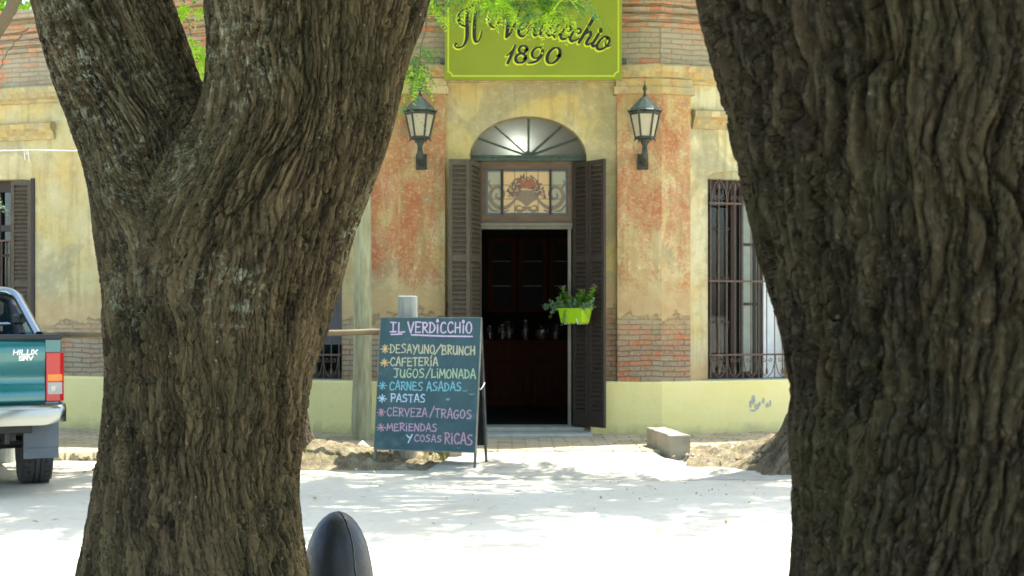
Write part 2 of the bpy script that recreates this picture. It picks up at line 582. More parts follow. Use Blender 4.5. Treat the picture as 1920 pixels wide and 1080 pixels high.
M['shutter'] = simple('shutter_wood', S(64, 55, 43), S(94, 83, 66), 9, 0.7, 0, 0.4, 60, (6, 6, 1))
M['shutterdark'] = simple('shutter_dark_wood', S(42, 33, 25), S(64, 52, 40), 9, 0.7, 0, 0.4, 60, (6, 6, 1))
M['frame'] = simple('frame_wood', S(80, 62, 44), S(106, 84, 60), 7, 0.6, 0, 0.4, 70, (1, 4, 4))
M['framedark'] = simple('frame_dark', S(36, 28, 23), S(50, 40, 32), 7, 0.6, 0, 0.3, 60, (4, 4, 1))
M['bar'] = simple('transom_bar', S(44, 60, 50), S(76, 90, 76), 26, 0.6, 0, 0.3)
M['greypaint'] = simple('grey_paint', S(98, 94, 80), S(120, 114, 98), 9, 0.6, 0, 0.2)
M['whitepaint'] = simple('white_paint', S(196, 206, 206), S(216, 222, 220), 6, 0.6, 0, 0.2)
M['greenpanel'] = simple('pale_green_panel', S(120, 130, 118), S(142, 152, 138), 6, 0.5, 0, 0.2)
M['greyshutter'] = simple('grey_shutter', S(82, 84, 84), S(102, 104, 104), 6, 0.6, 0, 0.2, 50, (5, 5, 1))
M['glass'] = glass_mat('window_glass')
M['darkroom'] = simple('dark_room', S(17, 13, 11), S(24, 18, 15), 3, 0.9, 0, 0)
M['cabinet'] = simple('cabinet_wood', S(50, 24, 13), S(70, 36, 20), 5, 0.7, 0, 0.2, 40, (5, 5, 1), 0.08)
M['cabglass'] = simple('cabinet_glass', S(8, 8, 8), S(12, 11, 10), 8, 0.5, 0, 0, spec=0.1)
M['lead'] = simple('lead', S(60, 62, 58), S(80, 82, 76), 9, 0.5, 0.2, 0)
M['fanglass'] = frosted('frosted_glass', S(112, 110, 98), 0.55, 0.5)
M['cream'] = frosted('cream_glass', S(218, 188, 136), 0.35, 0.3)
M['pale'] = frosted('pale_glass', S(178, 176, 148), 0.35, 0.3)
M['blueglass'] = frosted('blue_glass', S(92, 104, 118), 0.3, 0.3)
M['lampglass'] = frosted('lamp_glass', S(214, 206, 176), 0.5, 0.15)
M['motif'] = simple('glass_paint_brown', S(112, 96, 76), S(136, 118, 94), 40, 0.5, 0, 0)
M['motifdark'] = simple('glass_paint_dark', S(92, 74, 62), S(112, 92, 78), 40, 0.5, 0, 0)
M['fruit'] = simple('glass_paint_red', S(140, 78, 52), S(158, 98, 68), 40, 0.5, 0, 0)
M['stone'] = simple('step_stone', S(150, 150, 136), S(178, 176, 160), 7, 0.85, 0, 0.4, 30)
M['concrete'] = simple('concrete', S(150, 146, 130), S(178, 174, 156), 6, 0.9, 0, 0.5, 40, dist=0.01)
M['kerbstone'] = simple('kerb_concrete', S(132, 122, 100), S(164, 154, 130), 7, 0.9, 0, 0.6, 35, dist=0.012)
M['cable'] = simple('cable_white', S(210, 210, 200), S(225, 225, 215), 9, 0.6, 0, 0)
M['cabledark'] = simple('cable_dark', S(84, 80, 70), S(110, 104, 92), 9, 0.7, 0, 0)
M['clip'] = simple('white_wire', S(226, 228, 216), S(236, 238, 228), 9, 0.4, 0, 0)
M['planter'] = simple('lime_plastic', S(150, 190, 14), S(164, 204, 24), 3, 0.35, 0, 0.03)
M['soil'] = simple('soil', S(60, 46, 34), S(80, 64, 48), 20, 0.95, 0, 0.5)
M['leafA'] = leaf_mat('street_leaf', S(64, 112, 34), S(116, 158, 40))
M['leafB'] = leaf_mat('street_leaf_sunlit', S(140, 190, 36), S(196, 224, 60), 0.55)  # lit copy of the leaf: sunshine is put into its colour
M['leafD'] = leaf_mat('street_leaf_cool', S(40, 92, 52), S(92, 140, 66), 0.4)
M['leafC'] = leaf_mat('petunia_leaf', S(84, 132, 58), S(146, 186, 76), 0.35)
M['leafS'] = leaf_mat('silver_leaf', S(112, 140, 112), S(164, 186, 156), 0.35)
M['petal'] = leaf_mat('petal_magenta', S(170, 60, 130), S(214, 110, 176), 0.3)
M['barkL'] = bark_mat('bark_left', S(32, 27, 18), S(108, 94, 66), 0.15, 0.35, 34, (((-.36, -.1, 2.2), .34), ((-.25, -.2, 1.95), .26), ((-.2, -.3, 1.6), .2), ((.14, -.34, 2.12), .2), ((.02, -.3, 1.9), .14), ((.16, -.3, 1.55), .12), ((.42, -.05, 1.75), .16)))
M['barkR'] = bark_mat('bark_right', S(22, 18, 12), S(64, 55, 38), 0.15, 0.4, 24)
M['barkF'] = bark_mat('bark_far', S(76, 68, 54), S(116, 104, 82), 0.4, 0.2, 20)
M['polewood'] = simple('pole_wood', S(132, 124, 92), S(176, 176, 138), 5, 0.85, 0, 0.5, 40, (4, 4, 0.6), dist=0.01)
M['postwood'] = simple('post_wood', S(126, 130, 122), S(160, 162, 150), 6, 0.85, 0, 0.5, 50, (5, 5, 0.5), dist=0.008)
M['railwood'] = simple('rail_wood', S(96, 82, 64), S(138, 122, 90), 3, 0.85, 0, 0.4, 40)
n_ = NT('bollard_iron')
_v = n_.vec('Object')
_c = n_.ramp(n_.noise(_v, 6, 5, 0.6), [(0.3, S(22, 25, 23)), (0.7, S(38, 42, 38))])
_c = n_.mix(n_.ramp(n_.noise(n_.vec('Object', (1, 1, .3)), 30, 6, 0.75), [(0.55, 0.0), (0.8, 0.22)]), _c, S(80, 86, 82))
_c = n_.mix(n_.ramp(n_.noise(_v, 120, 3, 0.6), [(0.71, 0.0), (0.76, 0.5)]), _c, S(130, 132, 124))
n_.l(n_.ramp(n_.noise(_v, 14, 6, 0.7), [(0.3, 0.3), (0.7, 0.55)]), n_.b.inputs['Roughness'])
n_.bump(n_.noise(_v, 34, 5, 0.65), 0.45, 0.006)
M['bollard'] = n_.set(_c, None, 0, 0.38)
M['board'] = None
n_ = NT('blackboard')
_v = n_.vec('Object')
_c = n_.ramp(n_.noise(_v, 3.2, 5, 0.65), [(0.3, S(48, 74, 78)), (0.7, S(66, 92, 94))])
_c = n_.mix(n_.ramp(n_.noise(n_.vec('Object', (1, 1, 1.4), (3, 1, 2)), 4.5, 6, 0.7), [(0.56, 0.0), (0.76, 0.3)]), _c, S(128, 148, 146))
M['board'] = n_.set(_c, 0.75, 0, 0.3)
M['boardedge'] = simple('board_edge', S(96, 98, 88), S(128, 128, 114), 20, 0.7, 0, 0.2)
M['boardmetal'] = simple('board_frame_metal', S(72, 78, 78), S(100, 104, 102), 12, 0.5, 0.4, 0.1)
M['boardback'] = simple('board_back', S(26, 28, 28), S(36, 38, 38), 8, 0.7, 0, 0.1)


# ------------------------------------------------------------------ ground
n_ = NT('road_dust')
_v = n_.vec('Object')
_c = n_.ramp(n_.noise(_v, 0.8, 7, 0.62), [(0.3, S(192, 184, 160)), (0.7, S(208, 201, 180))])
_c = n_.mix(n_.ramp(n_.noise(_v, 14, 6, 0.7), [(0.5, 0.0), (0.75, 0.5)]), _c, S(168, 162, 142))
_c = n_.mix(n_.ramp(n_.noise(_v, 90, 3, 0.7), [(0.6, 0.0), (0.72, 0.4)]), _c, S(146, 138, 120))
n_.bump(n_.noise(_v, 40, 6, 0.7), 0.5, 0.012)
M['road'] = n_.set(_c, 0.92, 0, 0.2)
n_ = NT('sidewalk_tile')
_v = n_.vec('Object', (1, 1, 1))
bt = n_.n('ShaderNodeTexBrick')
for k, val in (('Color1', S(150, 138, 110)), ('Color2', S(186, 172, 140)), ('Mortar', S(110, 98, 76)), ('Scale', 1.0), ('Mortar Size', 0.012), ('Brick Width', 0.3), ('Row Height', 0.15)):
    bt.inputs[k].default_value = val
n_.l(_v, bt.inputs['Vector'])
_c = n_.mix(n_.ramp(n_.noise(_v, 3, 6, 0.65), [(0.42, 0.0), (0.65, 0.9)]), bt.outputs['Color'], S(176, 164, 134))
_c = n_.mix(n_.ramp(n_.noise(_v, 40, 4, 0.7), [(0.55, 0.0), (0.75, 0.5)]), _c, S(120, 108, 84))
n_.bump(n_.math('SUBTRACT', n_.math('MULTIPLY', n_.noise(_v, 25, 5), 0.6), bt.outputs['Fac']), 0.7, 0.015)
M['sidewalk'] = n_.set(_c, 0.92, 0, 0.2)
n_ = NT('bank_earth')
_v = n_.vec('Object')
_c = n_.ramp(n_.noise(_v, 6, 7, 0.68), [(0.3, S(92, 82, 62)), (0.55, S(134, 122, 96)), (0.75, S(176, 166, 140))])
_c = n_.mix(n_.ramp(n_.noise(_v, 60, 4, 0.75), [(0.52, 0.0), (0.7, 0.7)]), _c, S(196, 178, 138))
n_.bump(n_.noise(_v, 50, 6, 0.75), 0.9, 0.02)
M['earth'] = n_.set(_c, 0.95, 0, 0.15)
M['pebble'] = simple('pebble', S(150, 142, 124), S(186, 178, 158), 9, 0.9, 0, 0.3)
M['grass'] = leaf_mat('dry_grass', S(120, 130, 50), S(176, 164, 84), 0.3)


def axis(lo, hi, step, far):
    a = list(np.arange(lo, hi + 1e-6, step))
    out, d = [], step
    x = a[-1]
    while x < far:
        d *= 1.35
        x += d
        out.append(x)
    pre, d, x = [], step, a[0]
    while x > -far:
        d *= 1.35
        x -= d
        pre.append(x)
    return np.array(pre[::-1] + a + out)


def grid_mesh(name, xs, ys, zf, mat, parent=None):
    X, Y = np.meshgrid(xs, ys)
    P = np.stack([X.ravel(), Y.ravel(), np.zeros(X.size)], 1)
    P[:, 2] = zf(P[:, 0], P[:, 1])
    nx, ny = len(xs), len(ys)
    i = np.arange(nx * ny).reshape(ny, nx)
    q = np.stack([i[:-1, :-1].ravel(), i[:-1, 1:].ravel(), i[1:, 1:].ravel(), i[1:, :-1].ravel()], 1)
    return np_mesh(name, P, q, mat, parent)


def np_mesh(name, P, Q, mat, parent=None, smooth=True, world=True):
    me = bpy.data.meshes.new(name)
    k = Q.shape[1]
    me.vertices.add(len(P)); me.loops.add(len(Q) * k); me.polygons.add(len(Q))
    me.vertices.foreach_set('co', np.ascontiguousarray(P, np.float32).ravel())
    me.polygons.foreach_set('loop_start', np.arange(0, len(Q) * k, k, dtype=np.int32))
    me.loops.foreach_set('vertex_index', np.ascontiguousarray(Q, np.int32).ravel())
    me.update(calc_edges=True)
    me.polygons.foreach_set('use_smooth', np.full(len(Q), smooth))
    return link_mesh(name, me, mat, parent, world)


def n2(x, y, f, seed, o=3):
    return fbm(np.stack([x * f, y * f, np.full_like(x, 3.3)], 1), o, seed)


def ground_z(x, y):
    z = n2(x, y, 0.5, 3) * 0.02 + n2(x, y, 5, 5, 2) * 0.006
    near = np.exp(-((y - 10) / 14.0) ** 2)
    return z * near - 0.004


SW_Y0, SW_Z = 14.4, 0.098                      # kerb line and height of the pavement
g = grid_mesh('road', axis(-9, 7, 0.08, 900), axis(6, 15, 0.05, 900), ground_z, M['road'])
tag(g, kind='structure')


def walk_z(x, y):
    return SW_Z + n2(x, y, 1.5, 8) * 0.012 + n2(x, y, 9, 9, 2) * 0.006 - 0.05 * np.clip((-x - 2.5) / 4, 0, 1)


xs = np.arange(-12, 11, 0.05)
ys = np.concatenate([[SW_Y0 - 0.001], np.arange(SW_Y0 + 0.02, 16.4, 0.06), np.arange(16.5, 21, 0.4)])
def walk_zz(x, y):
    z = walk_z(x, y)
    edge = (y < SW_Y0 + 0.01)
    return np.where(edge, -0.2, z)
def wobble_edge(x): return n2(x, x * 0, 2.2, 13) * 0.05
w_ = grid_mesh('sidewalk', xs, ys, walk_zz, M['sidewalk'])
co = np.empty(len(w_.data.vertices) * 3, np.float32)
w_.data.vertices.foreach_get('co', co)
co = co.reshape(-1, 3)
msk = co[:, 1] < SW_Y0 + 0.3
co[msk, 1] += wobble_edge(co[msk, 0]) + n2(co[msk, 0], co[msk, 0] * 0, 14, 2) * 0.02
w_.data.vertices.foreach_set('co', co.ravel())
tag(w_, kind='structure')


def apron_z(x, y):
    t = sstep(12.7, 14.35, y)
    return ground_z(x, y) + 0.002 + t * (SW_Z - 0.012) + n2(x, y, 3, 21) * 0.006 * sstep(12.8, 13.2, y)


ys = np.arange(12.65, 14.46, 0.05)
xs = np.linspace(0, 1, 70)
ap = grid_mesh('driveway_apron', xs, ys, lambda x, y: x * 0, M['concrete'])
co = np.empty(len(ap.data.vertices) * 3, np.float32)
ap.data.vertices.foreach_get('co', co)
co = co.reshape(-1, 3)
k = 1 - sstep(12.7, 14.3, co[:, 1])
xl = -0.62 - 0.25 * k + n2(co[:, 1], co[:, 1] * 0, 2, 31) * 0.06
xr = 1.50 + 1.3 * k ** 1.5 + n2(co[:, 1], co[:, 1] * 0, 2, 33) * 0.06
co[:, 0] = xl + (xr - xl) * co[:, 0]
co[:, 2] = apron_z(co[:, 0], co[:, 1])
co[:, 1] += (co[:, 1] < 12.7) * n2(co[:, 0], co[:, 0] * 0, 1.2, 37) * 0.25
ap.data.vertices.foreach_set('co', co.ravel())
tag(ap, kind='structure')


def bank(name, x0, x1, y0, y1, peaks, seed):
    xs = np.arange(x0, x1, 0.025)
    ys = np.arange(y0, y1, 0.02)
    def zf(x, y):
        e = sstep(x0, x0 + 0.25, x) * (1 - sstep(x1 - 0.25, x1, x)) * sstep(y0, y0 + 0.35, y) * (1 - sstep(y1 - 0.12, y1, y))
        h = 0.06 + 0.05 * n2(x, y, 2.2, seed) + 0.08 * np.abs(n2(x, y, 6, seed + 4, 4)) + 0.03 * n2(x, y, 16, seed + 6, 2)
        for (cx, cy, r, a) in peaks:
            h = h + a * np.exp(-(((x - cx) / r) ** 2 + ((y - cy) / (r * 0.7)) ** 2))
        return -0.03 + e * (h + 0.03)
    return tag(grid_mesh(name, xs, ys, zf, M['earth']), kind='structure')


bank('earth_bank', -4.2, -0.55, 13.35, 14.55, [(-1.75, 14.15, 0.4, 0.10), (-2.3, 14.0, 0.5, 0.12), (-1.25, 14.3, 0.25, 0.05), (-1.05, 13.85, 0.34, -0.10)], 41)
bank('earth_bank', 1.55, 5.2, 13.25, 14.55, [(2.6, 13.9, 0.5, 0.14), (2.05, 14.2, 0.4, 0.07), (3.2, 13.8, 0.6, 0.12)], 47)

# pebbles and crumbs on the road
rs = np.random.RandomState(5)
def pebbles(name, areas, mat, smin, smax):
    oct_ = np.array([[1, 0, 0], [-1, 0, 0], [0, 1, 0], [0, -1, 0], [0, 0, 0.7], [0, 0, -0.7]])
    tri = np.array([[0, 2, 4], [2, 1, 4], [1, 3, 4], [3, 0, 4], [2, 0, 5], [1, 2, 5], [3, 1, 5], [0, 3, 5]])
    P, Q, b = [], [], 0
    for (x0, x1, y0, y1, z, cnt) in areas:
        for _ in range(cnt):
            s = smin + (smax - smin) * rs.rand() ** 3
            c = np.array([rs.uniform(x0, x1), rs.uniform(y0, y1), z + s * 0.3])
            P.append(c + oct_ * s * rs.uniform(0.6, 1.3, (6, 3)))
            Q.append(tri + b); b += 6
    return tag(np_mesh(name, np.concatenate(P), np.concatenate(Q), mat, smooth=True), kind='stuff')
pebbles('pebbles', [(-2.0, 3.2, 10.4, 12.9, -0.002, 80), (0.2, 2.4, 11.3, 12.2, -0.002, 30), (-3.8, -0.7, 13.5, 14.5, 0.08, 260), (1.6, 4.6, 13.4, 14.5, 0.09, 300), (-3, 4, 14.5, 16.2, 0.1, 200)], M['pebble'], 0.003, 0.016)
pebbles('loose_stones', [(-2.6, -0.8, 13.9, 14.5, 0.1, 22), (1.7, 3.6, 13.7, 14.5, 0.1, 30)], M['pebble'], 0.03, 0.11)
def litter(name, areas, mat):
    P, Q, b = [], [], 0
    for (x0, x1, y0, y1, z, cnt) in areas:
        for _ in range(cnt):
            c = np.array([rs.uniform(x0, x1), rs.uniform(y0, y1), z + .006])
            a = rs.uniform(0, 6.28); l = rs.uniform(.012, .045); w = l * rs.uniform(.25, .45)
            d = np.array([math.cos(a), math.sin(a), rs.uniform(-.1, .35)]) * l; s_ = np.array([-math.sin(a), math.cos(a), rs.uniform(-.3, .3)]) * w
            P.append(np.stack([c - d, c + s_, c + d, c - s_])); Q.append(np.arange(4)[None] + b); b += 4
    return tag(np_mesh(name, np.concatenate(P), np.concatenate(Q), mat, smooth=False), kind='stuff')
litter('fallen_leaves', [(-3.5, 4.0, 9.6, 12.8, 0.0, 80), (-5.5, -0.8, 12.8, 14.3, 0.05, 240), (1.5, 4.5, 13.2, 14.4, 0.1, 160), (-3, 4, 14.5, 16.2, 0.1, 160), (-.4, 1.6, 12.9, 14.3, 0.07, 60)], simple('dry_leaf', S(120, 98, 52), S(168, 142, 78), 3, 0.8, 0, 0))
# dry grass tufts
def blades(name, areas, mat, h0, h1):
    P, Q, b = [], [], 0
    for (x0, x1, y0, y1, z, cnt) in areas:
        for _ in range(cnt):
            c = np.array([rs.uniform(x0, x1), rs.uniform(y0, y1), z])
            a = rs.uniform(0, 6.28); l = rs.uniform(h0, h1); d = np.array([math.cos(a), math.sin(a), 0])
            s = np.array([-d[1], d[0], 0]) * 0.003
            tip = c + d * l * rs.uniform(0.1, 0.9) + np.array([0, 0, l])
            P.append(np.stack([c - s, c + s, tip + s * 0.2, tip - s * 0.2])); Q.append(np.arange(4)[None] + b); b += 4
    return tag(np_mesh(name, np.concatenate(P), np.concatenate(Q), mat, smooth=False), kind='stuff')
blades('grass', [(2.2, 2.7, 13.7, 14.1, 0.14, 200), (-0.9, -0.65, 13.75, 13.95, 0.06, 60), (-2.0, -1.9, 14.3, 14.4, 0.14, 14), (1.9, 3.2, 13.45, 13.7, 0.03, 140), (-3.9, -2.9, 13.6, 14.35, 0.05, 200), (-2.2, -1.2, 13.5, 14.3, 0.1, 160)], M['grass'], 0.03, 0.12)

# ------------------------------------------------------------------ the corner building
WY = 16.5
BX0, BX1 = (750 - 960) * WY / F, (1237 - 960) * WY / F      # the two bends of the front
TH = R(18)


class Frame:
    def __init__(self, o, t):
        self.o, self.t = Vector((o[0], o[1], 0)), Vector((t[0], t[1], 0))
        n = Vector((self.t.y, -self.t.x, 0))
        if n.y > 0: n = -n
        self.n = n

    def P(self, u, w, z):
        p = self.o + self.t * u + self.n * w
        return (p.x, p.y, z)

    def u(self, px, w=0.0):
        k = (px - 960) / F
        o = self.o + self.n * w
        return (k * o.y - o.x) / (self.t.x - k * self.t.y)

    def z(self, px, py, w=0.0):
        return CZ + (HY - py) * self.P(self.u(px, w), w, 0)[1] / F

    def mat(self):
        """local x = along the wall, local y = into the wall, z up (mirrored on the left wing)"""
        m = Matrix.Identity(4)
        m.col[0][:3] = self.t; m.col[1][:3] = -self.n; m.col[2][:3] = (0, 0, 1); m.col[3][:3] = self.o
        return m


FC = Frame((0, WY), (1, 0))
FL = Frame((BX0, WY), (-math.cos(TH), math.sin(TH)))
FR = Frame((BX1, WY), (math.cos(TH), math.sin(TH)))
PARZ0, PARZ1 = 4.49, 5.47
THICK = 0.45
B = empty('corner_building', (0, WY, 0), 'old corner building with flaking yellow and red plaster, bare bricks and an arched doorway', 'building')


def wall(fr, u0, u1, z0, z1, holes, mat, name='wall', thick=THICK):
    """holes: (ua, ub, zb, [(u, z) ... along the head]); one mesh with reveals"""
    m = MB()
    def q(a, b, c, d): m.add([fr.P(*a), fr.P(*b), fr.P(*c), fr.P(*d)], [(0, 1, 2, 3)])
    us = u0
    for w, in ((0,), (-thick,)):
        us = u0
        for (ua, ub, zb, head) in sorted(holes):
            q((us, w, z0), (ua, w, z0), (ua, w, z1), (us, w, z1))
            if zb > z0 + 1e-4: q((ua, w, z0), (ub, w, z0), (ub, w, zb), (ua, w, zb))
            for (p, s) in zip(head[:-1], head[1:]):
                q((p[0], w, p[1]), (s[0], w, s[1]), (s[0], w, z1), (p[0], w, z1))
            us = ub
        q((us, w, z0), (u1, w, z0), (u1, w, z1), (us, w, z1))
    for (ua, ub, zb, head) in holes:
        loop = [(ua, zb)] + list(head) + [(ub, zb)]
        for (p, s) in zip(loop, loop[1:] + loop[:1]):
            if abs(p[0] - s[0]) + abs(p[1] - s[1]) < 1e-6: continue
            q((p[0], 0, p[1]), (s[0], 0, s[1]), (s[0], -thick, s[1]), (p[0], -thick, p[1]))
    q((u0, 0, z1), (u1, 0, z1), (u1, -thick, z1), (u0, -thick, z1))
    return m.build(name, mat, B, uv=True)


def arch_head(ua, ub, zs, rise, n=20, p=2.0):
    c, h = (ua + ub) / 2, (ub - ua) / 2
    out = []
    for i in range(n + 1):
        a = math.pi * (1 - i / n)
        x, y = math.cos(a), math.sin(a)
        s = (abs(x) ** p + abs(y) ** p) ** (-1 / p)
        out.append((c + h * x * s, zs + rise * y * s))
    return out


# front (chamfer) wall with the arched doorway
du0, du1 = FC.u(880), FC.u(1100)
ZSPR, ZTOP = FC.z(990, 296), FC.z(990, 218)
door_head = arch_head(du0, du1, ZSPR, ZTOP - ZSPR, 28)
wall(FC, BX0, BX1, 0.0, PARZ0, [(du0, du1, 0.17, door_head)], M['panel'])
# right wing
ru0, ru1 = FR.u(1327), FR.u(1480)
RZB, RZS = FR.z(1400, 711), FR.z(1400, 337)
rhead = arch_head(ru0, ru1, RZS, 0.10, 14, 2.6)
wall(FR, 0, 8.5, 0.0, PARZ0, [(ru0, ru1, RZB, rhead), (ru0 + 3.2, ru1 + 3.2, RZB, [(p[0] + 3.2, p[1]) for p in rhead])], M['wingplaster2'])
# left wing: one window behind the near trunk, one at the picture's edge
lu0, lu1 = FL.u(641), FL.u(495)
lhead = arch_head(lu0, lu1, RZS, 0.10, 14, 2.6)
fu0, fu1 = FL.u(62), FL.u(-95)
FZS = FL.z(30, 343)
fhead = arch_head(fu0, fu1, FZS, 0.05, 14, 3.0)
wall(FL, 0, 10.5, 0.0, PARZ0, [(lu0, lu1, RZB, lhead), (fu0, fu1, RZB, fhead)], M['wingplaster'])

# pilasters wrap the two bends
def bend_pt(fr, w):
    """miter point at the bend, w metres proud"""
    a = TH / 2
    nx = math.sin(a) / math.cos(a) * w
    return (fr.o.x - (nx if fr is FL else -nx), WY - w)
PW = 0.085
def pilaster(uc, fr, uw, z0, z1, proud, mat, name='pilaster'):
    m = MB()
    bp = bend_pt(fr, proud)
    e = fr.P(uw, proud, 0); eb = fr.P(uw, -0.02, 0)
    poly = [(uc, WY + 0.02), (uc, WY - proud), bp, (e[0], e[1]), (eb[0], eb[1]), (fr.o.x, WY + 0.02)]
    m.prism(poly, z0, z1)
    return m.build(name, mat, B, uv=True, bevel=0.006)
CAPZ0, CAPZ1 = 4.12, 4.24
for (px, fr, pw, mt) in ((835, FL, 690, M['pilaster']), (1157, FR, 1295, M['pilaster2'])):
    u, uw = FC.u(px, PW), fr.u(pw, PW)
    pilaster(u, fr, uw, 0.60, CAPZ0 + 0.01, PW, mt)
    s = 1 if fr is FR else -1
    pilaster(u - s * 0.04, fr, uw + 0.04, CAPZ0, CAPZ1 - 0.03, PW + 0.045, M['cornice'], 'pilaster_capital')
    pilaster(u - s * 0.015, fr, uw + 0.015, CAPZ1 - 0.031, 4.31, PW + 0.015, M['cornice'], 'pilaster_capital')


def sweep(path, prof, mat, name, jit=0.0, uv=True, closed_prof=True):
    """path: plan points; prof: (w, z) proud of the wall; mitred, cut up finely so old edges can wander"""
    pts = []
    for i in range(len(path) - 1):
        a, b = Vector(path[i]), Vector(path[i + 1])
        n = max(1, int((b - a).length / 0.12))
        for k in range(n): pts.append((a.lerp(b, k / n), i, k == 0 and i > 0))
    pts.append((Vector(path[-1]), len(path) - 2, False))
    nr = []
    for i in range(len(path) - 1):
        d = (Vector(path[i + 1]) - Vector(path[i])).normalized()
        nn = Vector((d.y, -d.x))
        nr.append(nn if nn.y < 0 else -nn)
    vs, fs = [], []
    np_ = len(prof)
    for (p, i, corner) in pts:
        if corner:
            nn = (nr[i - 1] + nr[i]).normalized()
            nn = nn / nn.dot(nr[i])
        else:
            nn = nr[i]
        for (w, z) in prof:
            j = random.uniform(-jit, jit)
            q = p + nn * (w + (j if w > 0.01 else 0))
            vs.append((q.x, q.y, z + random.uniform(-jit, jit) * 0.6))
    for i in range(len(pts) - 1):
        for k in range(np_ - 1):
            fs.append((i * np_ + k, i * np_ + k + 1, (i + 1) * np_ + k + 1, (i + 1) * np_ + k))
    fs.append(tuple(range(np_)))
    fs.append(tuple((len(pts) - 1) * np_ + k for k in range(np_ - 1, -1, -1)))
    m = MB()
    m.add(vs, fs)
    return m.build(name, mat, B, uv=uv)


def plan(fr_u):
    return fr_u
pl = FL.P(10.5, 0, 0)[:2]; pr = FR.P(8.5, 0, 0)[:2]
fullpath = [pl, (BX0, WY), (BX1, WY), pr]
sweep(fullpath, [(0.0, 4.27), (0.045, 4.27), (0.05, 4.30), (0.10, 4.33), (0.14, 4.39), (0.15, 4.455), (0.10, 4.485), (0.0, 4.50)], M['cornice'], 'cornice', 0.007)
# brick parapet with corbelled courses
for fr, a, b in ((FL, 0, 10.5), (FC, BX0, BX1), (FR, 0, 8.5)):
    m = MB()
    vs = [fr.P(a, 0.02, PARZ0), fr.P(b, 0.02, PARZ0), fr.P(b, 0.02, PARZ1), fr.P(a, 0.02, PARZ1), fr.P(a, -0.3, PARZ0), fr.P(b, -0.3, PARZ0), fr.P(b, -0.3, PARZ1), fr.P(a, -0.3, PARZ1)]
    m.add(vs, [(0, 1, 2, 3), (4, 5, 6, 7), (3, 2, 6, 7), (0, 3, 7, 4), (1, 2, 6, 5)])
    m.build('parapet', M['parapet'], B, uv=True)
for (z, h, w) in ((4.93, 0.055, 0.05), (5.02, 0.055, 0.062), (5.105, 0.055, 0.075), (5.20, 0.10, 0.06), (5.36, 0.11, 0.13)):
    sweep(fullpath, [(0.0, z), (w, z), (w, z + h), (0.0, z + h + 0.01)], M['course'], 'brick_course', 0.012)

# painted plinth (interrupted by the doorway)
PZ = FC.z(1200, 715)
PPROF = [(0.0, 0.0), (0.105, 0.0), (0.105, PZ - 0.02), (0.085, PZ), (0.0, PZ + 0.004)]
sweep([pl, (BX0, WY), (FC.u(872, 0.1), WY)], PPROF, M['plinth'], 'plinth', 0.0015)
sweep([(FC.u(1108, 0.1), WY), (BX1, WY), pr], PPROF, M['plinth'], 'plinth', 0.0015)
# worn scrawl on the plinth right of the door
m = MB()
for (x, y, w, h) in ((1407, 757, 3, 14), (1412, 750, 4, 18), (1419, 762, 5, 12), (1424, 757, 3, 8), (1431, 752, 3, 13), (1438, 760, 4, 9), (1444, 756, 2, 12), (1411, 770, 7, 4)):
    pts = []
    for k in range(9):
        a = k / 9 * 6.283
        rr = 0.6 + 0.5 * random.random()
        px, py = x + w * rr * math.cos(a), y + h * 0.6 * rr * math.sin(a)
        pts.append(FR.P(FR.u(px, 0.107), 0.109, FR.z(px, py, 0.107)))
    m.add(pts, [tuple(range(9))])
m.build('paint_scar', simple('paint_scar', S(150, 150, 140), S(172, 172, 160), 20), B)

# hood mouldings above the wing windows
def hood(fr, ua, ub, z0, z1):
    m = MB()
    m.M = fr.mat()
    h = z1 - z0
    prof = [(0.01, z0), (-0.03, z0), (-0.045, z0 + 0.22 * h), (-0.075, z0 + 0.45 * h), (-0.11, z0 + 0.62 * h), (-0.12, z0 + 0.9 * h), (-0.06, z1), (0.01, z1 + 0.01)]
    n = len(prof)
    K = max(2, int(abs(ub - ua) / 0.1))
    vs, fs = [], []
    for i in range(K + 1):
        for (y, z) in prof:
            vs.append((ua + (ub - ua) * i / K, y + random.uniform(-.006, .006), z + random.uniform(-.005, .005)))
    for i in range(K):
        for k in range(n - 1): fs.append((i * n + k, i * n + k + 1, (i + 1) * n + k + 1, (i + 1) * n + k))
    fs += [tuple(range(n)), tuple(K * n + k for k in range(n))]
    m.add(vs, fs)
    m.build('hood_moulding', M['cornice'], B, uv=True)
hz0, hz1 = FR.z(1340, 243), FR.z(1340, 208)
hood(FR, FR.u(1297), ru1 + 0.25, hz0, hz1)
hood(FR, ru0 + 3.0, ru1 + 3.45, hz0, hz1)
hood(FL, lu0 - 0.2, lu1 + 0.25, hz0, hz1)
hood(FL, FL.u(104), fu1 + 0.25, FL.z(50, 263), FL.z(50, 232))

# roof and back of the building
m = MB()
bk = 24.5
poly = [FL.P(10.5, -0.3, 0)[:2], (BX0, WY + 0.3), (BX1, WY + 0.3), FR.P(8.5, -0.3, 0)[:2], (9.5, bk), (-11.2, bk)]
m.add([(p[0], p[1], 4.7) for p in poly], [tuple(range(6))])
m.build('roof', M['concrete'], B)
m = MB()
for a, b in ((3, 4), (4, 5), (5, 0)):
    m.add([(poly[a][0], poly[a][1], 0), (poly[b][0], poly[b][1], 0), (poly[b][0], poly[b][1], 5.2), (poly[a][0], poly[a][1], 5.2)], [(0, 1, 2, 3)])
m.build('rear_wall', M['wingplaster'], B, uv=True)
# the rooms inside
m = MB()
m.add([(p[0], p[1], 0.16) for p in poly], [tuple(range(6))])
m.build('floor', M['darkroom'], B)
m = MB()
m.box(-6.5, 6.5, 20.6, 20.7, 0.16, 4.68)
m.box(-2.55, -2.45, 17.2, 20.6, 0.16, 4.68)
m.box(2.45, 2.55, 17.2, 20.6, 0.16, 4.68)
m.build('inner_wall', M['darkroom'], B)

